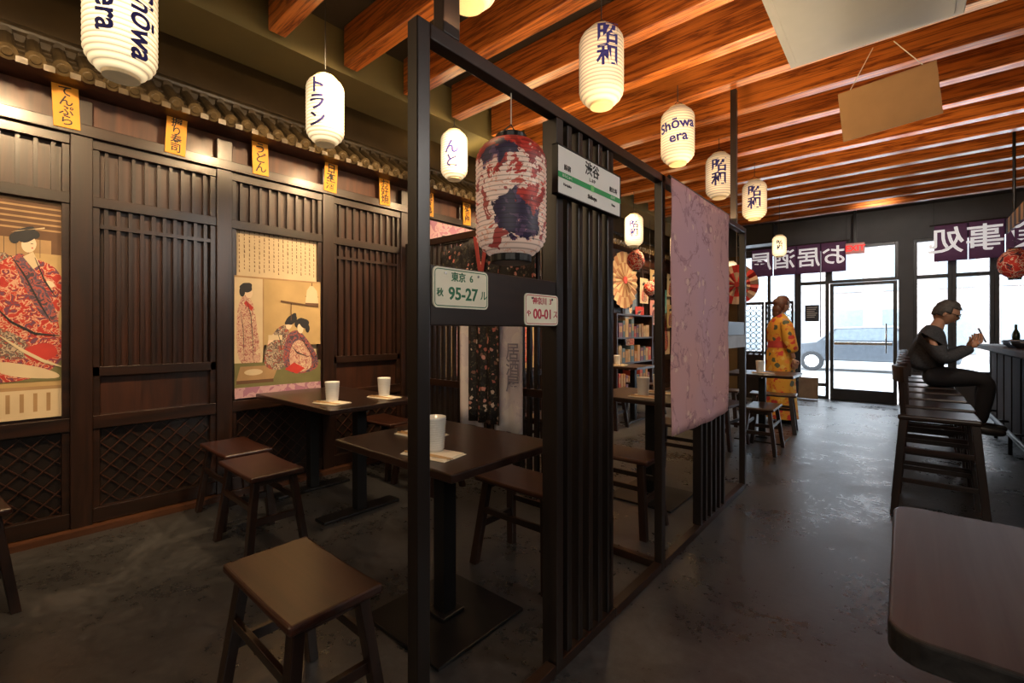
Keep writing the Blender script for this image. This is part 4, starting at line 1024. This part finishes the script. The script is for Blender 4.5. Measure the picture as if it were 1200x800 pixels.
MB().mesh(skin_me([(-0.01,0,0.80,0.18,0.155),(0.01,0,0.92,0.19,0.165),(0.04,0,1.06,0.205,0.165),(0.05,0,1.18,0.175,0.135),(0.09,0,1.28,0.072,0.072),
  (0.04,0.205,1.16,0.085),(0.12,0.28,0.94,0.07),(0.23,0.19,1.0,0.056),(0.325,0.10,1.055,0.044),(0.04,-0.205,1.16,0.085),(0.13,-0.30,0.94,0.07),(0.24,-0.19,1.0,0.056),(0.345,-0.09,1.055,0.044)],
  [(0,1),(1,2),(2,3),(3,4),(3,5),(5,6),(6,7),(7,8),(3,9),(9,10),(10,11),(11,12)])).obj('sweater',plain('sweater_grey',(0.05,0.054,0.062),0.9,var=0.3,vs=60,bump=0.4),man,smooth=True)
MB().mesh(skin_me([(0.0,0,0.785,0.17,0.12),(0.10,0.11,0.765,0.105),(0.45,0.14,0.755,0.082),(0.44,0.14,0.55,0.066),(0.43,0.14,0.33,0.05),(0.10,-0.11,0.765,0.105),(0.45,-0.14,0.755,0.082),(0.42,-0.14,0.55,0.066),(0.39,-0.14,0.33,0.05)],
  [(0,1),(1,2),(2,3),(3,4),(0,5),(5,6),(6,7),(7,8)])).obj('trousers',plain('trousers_black',(0.012,0.012,0.015),0.85),man,smooth=True)
for s,x in((1,0.44),(-1,0.40)): MB().mesh(skin_me([(x-0.04,s*0.14,0.285,0.042),(x+0.05,s*0.14,0.275,0.045),(x+0.17,s*0.14,0.268,0.032)],[(0,1),(1,2)])).obj('shoe',plain('shoe_black',(0.015,0.013,0.012),0.4),man,smooth=True)
o=MB().box((0,0,0),(0.01,0.075,0.15),Euler((0,R(-20),0))).obj('mobile_phone',plain('phone_black',(0.02,0.02,0.025),0.2),None,(0.16+0.42,6.345,1.18),bevel=0.004); o['label']='black mobile phone held by the seated man'; o['category']='mobile phone'

wom=thing('person','standing woman in long yellow and red floral robe, auburn hair','person',(-1.27,7.05,0),(0,0,R(35)))
m=MB()
V=[(0,0,0.95,0.11),(0,0,1.12,0.10),(0,0,1.30,0.11),(0.0,0,1.42,0.055),(0.01,0,1.50,0.048),(0,0.16,1.36,0.045),(0.02,0.23,1.12,0.036),(0.10,0.22,0.90,0.025),(0,-0.16,1.36,0.045),(-0.01,-0.23,1.10,0.036),(0.06,-0.25,0.86,0.025),
   (0,0.09,0.86,0.09),(0.02,0.09,0.48,0.058),(0,0.09,0.09,0.036),(0,-0.09,0.86,0.09),(-0.02,-0.09,0.48,0.058),(-0.03,-0.09,0.09,0.036)]
E=[(0,1),(1,2),(2,3),(3,4),(2,5),(5,6),(6,7),(2,8),(8,9),(9,10),(0,11),(11,12),(12,13),(0,14),(14,15),(15,16)]
m.mesh(skin_me(V,E))
hand(m,(0.10,0.22,0.90),(0.3,-0.1,-1),(1,0,0.2),1,0.3); hand(m,(0.06,-0.25,0.86),(0.2,0.1,-1),(1,0,0.2),-1,0.3)
M=head(m,(0.03,0,1.575),0.0,0.95,0.1)
m.obj('body',SKIN,wom,smooth=True); eyes(wom,M)
AUB=plain('auburn_hair',(0.11,0.035,0.015),0.55,var=0.3,vs=30)
hair_cap(M,[((-0.07,0,0.03),0.058,(1,1,1)),((-0.06,0,-0.07),0.062,(1,1.2,1.3)),((-0.07,0,-0.13),0.052,(0.9,1.2,1.3))],AUB,wom,s=1.12,low=-0.6)
ROBE=floral('yellow_red_floral',(0.70,0.34,0.03),[(0.60,0.05,0.03),(0.75,0.48,0.10),(0.45,0.04,0.03),(0.08,0.09,0.05),(0.75,0.26,0.04)],11,0.7,0.42,(0.62,0.14,0.03))
def ell(cx,cy,z,a,b,n=28,fold=0.0):
    return [(cx+(a+fold*math.sin(i*2*math.pi*7/n))*math.cos(2*math.pi*i/n),cy+(b+fold*math.sin(i*2*math.pi*7/n))*math.sin(2*math.pi*i/n),z) for i in range(n)]
MB().loft([ell(0,0,0.06,0.20,0.23,fold=0.014),ell(0,0,0.4,0.175,0.21,fold=0.01),ell(0,0,0.75,0.16,0.205,fold=0.005),ell(0,0,0.95,0.15,0.195),ell(0,0,1.08,0.12,0.155),ell(0,0,1.22,0.13,0.175),ell(0,0,1.34,0.115,0.19),ell(0,0,1.41,0.08,0.13),ell(0,0,1.45,0.058,0.062)],cap=False).obj('robe',ROBE,wom,smooth=True)
for s,w_ in((1,(0.10,0.22,0.93)),(-1,(0.06,-0.25,0.90))):
    mm_=MB().mesh(skin_me([(0,s*0.13,1.36,0.075),(0.0,s*0.20,1.28,0.08),(0.01,s*0.235,1.10,0.085),(w_[0]-0.01,w_[1],w_[2]+0.03,0.075)],[(0,1),(1,2),(2,3)]))
    mm_.obj('sleeve',ROBE,wom,smooth=True)
MB().loft([ell(0,0,1.0,0.146,0.185),ell(0,0,1.04,0.14,0.175),ell(0,0,1.09,0.130,0.165)],cap=False).obj('sash',plain('sash_red',(0.45,0.04,0.03),0.7),wom,smooth=True)
for s in(-1,1): MB().mesh(skin_me([(-0.07,s*0.09,0.045,0.04),(0.05,s*0.09,0.04,0.042),(0.15,s*0.09,0.035,0.03)],[(0,1),(1,2)])).obj('shoe',plain('shoe_black',(0.015,0.013,0.012),0.4),wom,smooth=True)

# ------------------------------------------------------------------ outside
struct('ground',(-40,YF+0.12,-0.2),(40,60,-0.06),plain('street_pavement',(0.22,0.22,0.22),0.9,var=0.12,vs=1.5)) 
FAC=plain('facade_pale',(0.20,0.20,0.205),0.9); WIN2=plain('facade_window',(0.075,0.09,0.10),0.25); FAC2=plain('facade_brick',(0.17,0.135,0.12),0.9)
for k,(x0,x1,mt) in enumerate(((-18,-3,FAC),(-3,4.5,FAC2),(4.5,20,FAC))):
    e=thing('shop_building','pale city building with rows of windows across the street','building',(x0,26,0),group='buildings across the street')
    W=x1-x0
    MB().b2((0.02,0,-0.06),(W-0.02,6,11)).obj('facade',mt,e)
    n=int(W/1.8)
    for i in range(n):
        for j in range(4):
            xx=0.5+i*1.8; zz=0.3+j*2.7; MB().b2((xx,-0.06,zz),(xx+1.1,-0.01,zz+1.9)).obj('window_pane',WIN2,e)
e=thing('parked_car','dark blue-grey car parked on the street outside','car',(-0.9,17.5,-0.06))
prof=[(-2.1,0.35),(-2.15,0.75),(-1.9,0.9),(-1.25,0.98),(-0.75,1.42),(0.75,1.45),(1.35,1.0),(2.0,0.92),(2.15,0.7),(2.1,0.35)]
MB().prism([(x,0,z) for x,z in prof],(0,1.7,0)).obj('car_body',plain('car_paint',(0.03,0.035,0.042),0.25,coat=0.4),e,bevel=0.06,seg=3)
MB().prism([(-1.05,-0.01,1.0),(-0.68,-0.01,1.34),(0.68,-0.01,1.37),(1.1,-0.01,1.0)],(0,0.008,0)).obj('side_window',WIN2,e)
for x in(-1.35,1.35): MB().cyl((x,-0.03,0.32),(x,0.2,0.32),0.32,seg=28).cyl((x,-0.04,0.32),(x,-0.03,0.32),0.2,seg=20,mi=1).obj('wheel',[METAL,CHROME],e,bevel=0.01)

# ------------------------------------------------------------------ lights
w=bpy.data.worlds.new('World'); scene.world=w; w.use_nodes=True
bg=w.node_tree.nodes['Background']; bg.inputs[0].default_value=(0.86,0.93,1.0,1); bg.inputs[1].default_value=19
def spot(x,y,z,power,tx,ty,tz,ang=110,col=(1.0,0.68,0.36),rad=0.08,blend=0.9):  # warm spots added to light the room, no fixtures modelled
    L=bpy.data.lights.new('spot','SPOT'); L.energy=power; L.color=col; L.spot_size=R(ang); L.spot_blend=blend; L.shadow_soft_size=rad
    o=bpy.data.objects.new('added_spot',L); COL.objects.link(o); o.location=(x,y,z)
    o.rotation_euler=(Vector((tx,ty,tz))-Vector((x,y,z))).to_track_quat('-Z','Y').to_euler(); return o
def area(x,y,z,sx,sy,power,tx,ty,tz,col=(1.0,0.68,0.35)):  # added area lamps for uplight and fill, no fixtures modelled
    L=bpy.data.lights.new('area','AREA'); L.shape='RECTANGLE'; L.size=sx; L.size_y=sy; L.energy=power; L.color=col
    o=bpy.data.objects.new('added_area',L); COL.objects.link(o); o.location=(x,y,z)
    o.rotation_euler=(Vector((tx,ty,tz))-Vector((x,y,z))).to_track_quat('-Z','Y').to_euler(); return o
for y in(0.1,1.45,2.4,3.6): spot(-2.25,y,2.95,210,-3.85,y,1.45,100)
for y in(0.9,3.2,5.3,7.2): spot(-1.6,y,2.98,38,-1.5,y,0,90)
for y in(5.0,6.5,8.2): spot(-2.5,y,2.95,230,-3.5,y,1.4,120)  # added to warm the far shelf wall
spot(-0.3,7.9,2.93,60,-0.3,9.9,2.4,100,(1,0.88,0.75)); spot(0.5,4.6,2.95,55,0.35,6.4,1.0,100,(1,0.84,0.66))  # spots added to brighten the front header and the bar side
spot(-1.0,5.9,2.93,60,-1.3,7.05,1.0,60,(1,0.8,0.55))
area(PX,2.3,2.05,0.15,3.0,46,PX,2.3,5,(1,0.68,0.36))  # added uplight over the partition to brighten the beams
area(1.0,5.0,2.1,0.3,5.0,66,0.9,5.0,5,(1,0.68,0.36))  # added uplight above the counter, also for the beams
area(XL+0.12,3.0,2.97,0.06,7.0,17,XL+0.5,3.0,5,(1,0.74,0.36))  # hidden strip added on the eave for the ceiling glow
area(1.2,-1.6,2.7,2.0,1.6,44,-1.0,2.5,1.0,(1,0.88,0.72))  # added soft fill behind the camera
area(1.9,2.6,2.9,0.8,2.5,72,-0.9,2.3,0.9,(1,0.93,0.85))  # added aisle fill, out of view to the right
area(-2.6,-1.4,2.6,1.6,1.2,20,-3.0,2.5,0.9,(1,0.70,0.40))  # added fill for the left wall and tables, out of view
for x0,x1,z0,z1 in((-2.4,-0.1,0.1,2.7),(0.15,2.4,0.6,2.7)):
    L=bpy.data.lights.new('daylight','AREA'); L.shape='RECTANGLE'; L.size=x1-x0; L.size_y=z1-z0; L.energy=90
    o=bpy.data.objects.new('daylight',L); COL.objects.link(o); o.location=((x0+x1)/2,YF+0.4,(z0+z1)/2); o.rotation_euler=(R(-90),0,0)
    L.cycles.is_portal=True

cam=bpy.data.cameras.new('camera'); co=bpy.data.objects.new('camera',cam); COL.objects.link(co)
co.location=(0,0,1.22); co.rotation_euler=(R(90),0,R(40.7)); cam.sensor_width=36; cam.lens=16.0; cam.shift_y=-0.01; cam.clip_start=0.02
scene.camera=co
scene.view_settings.view_transform='Standard'
scene.view_settings.look='None'
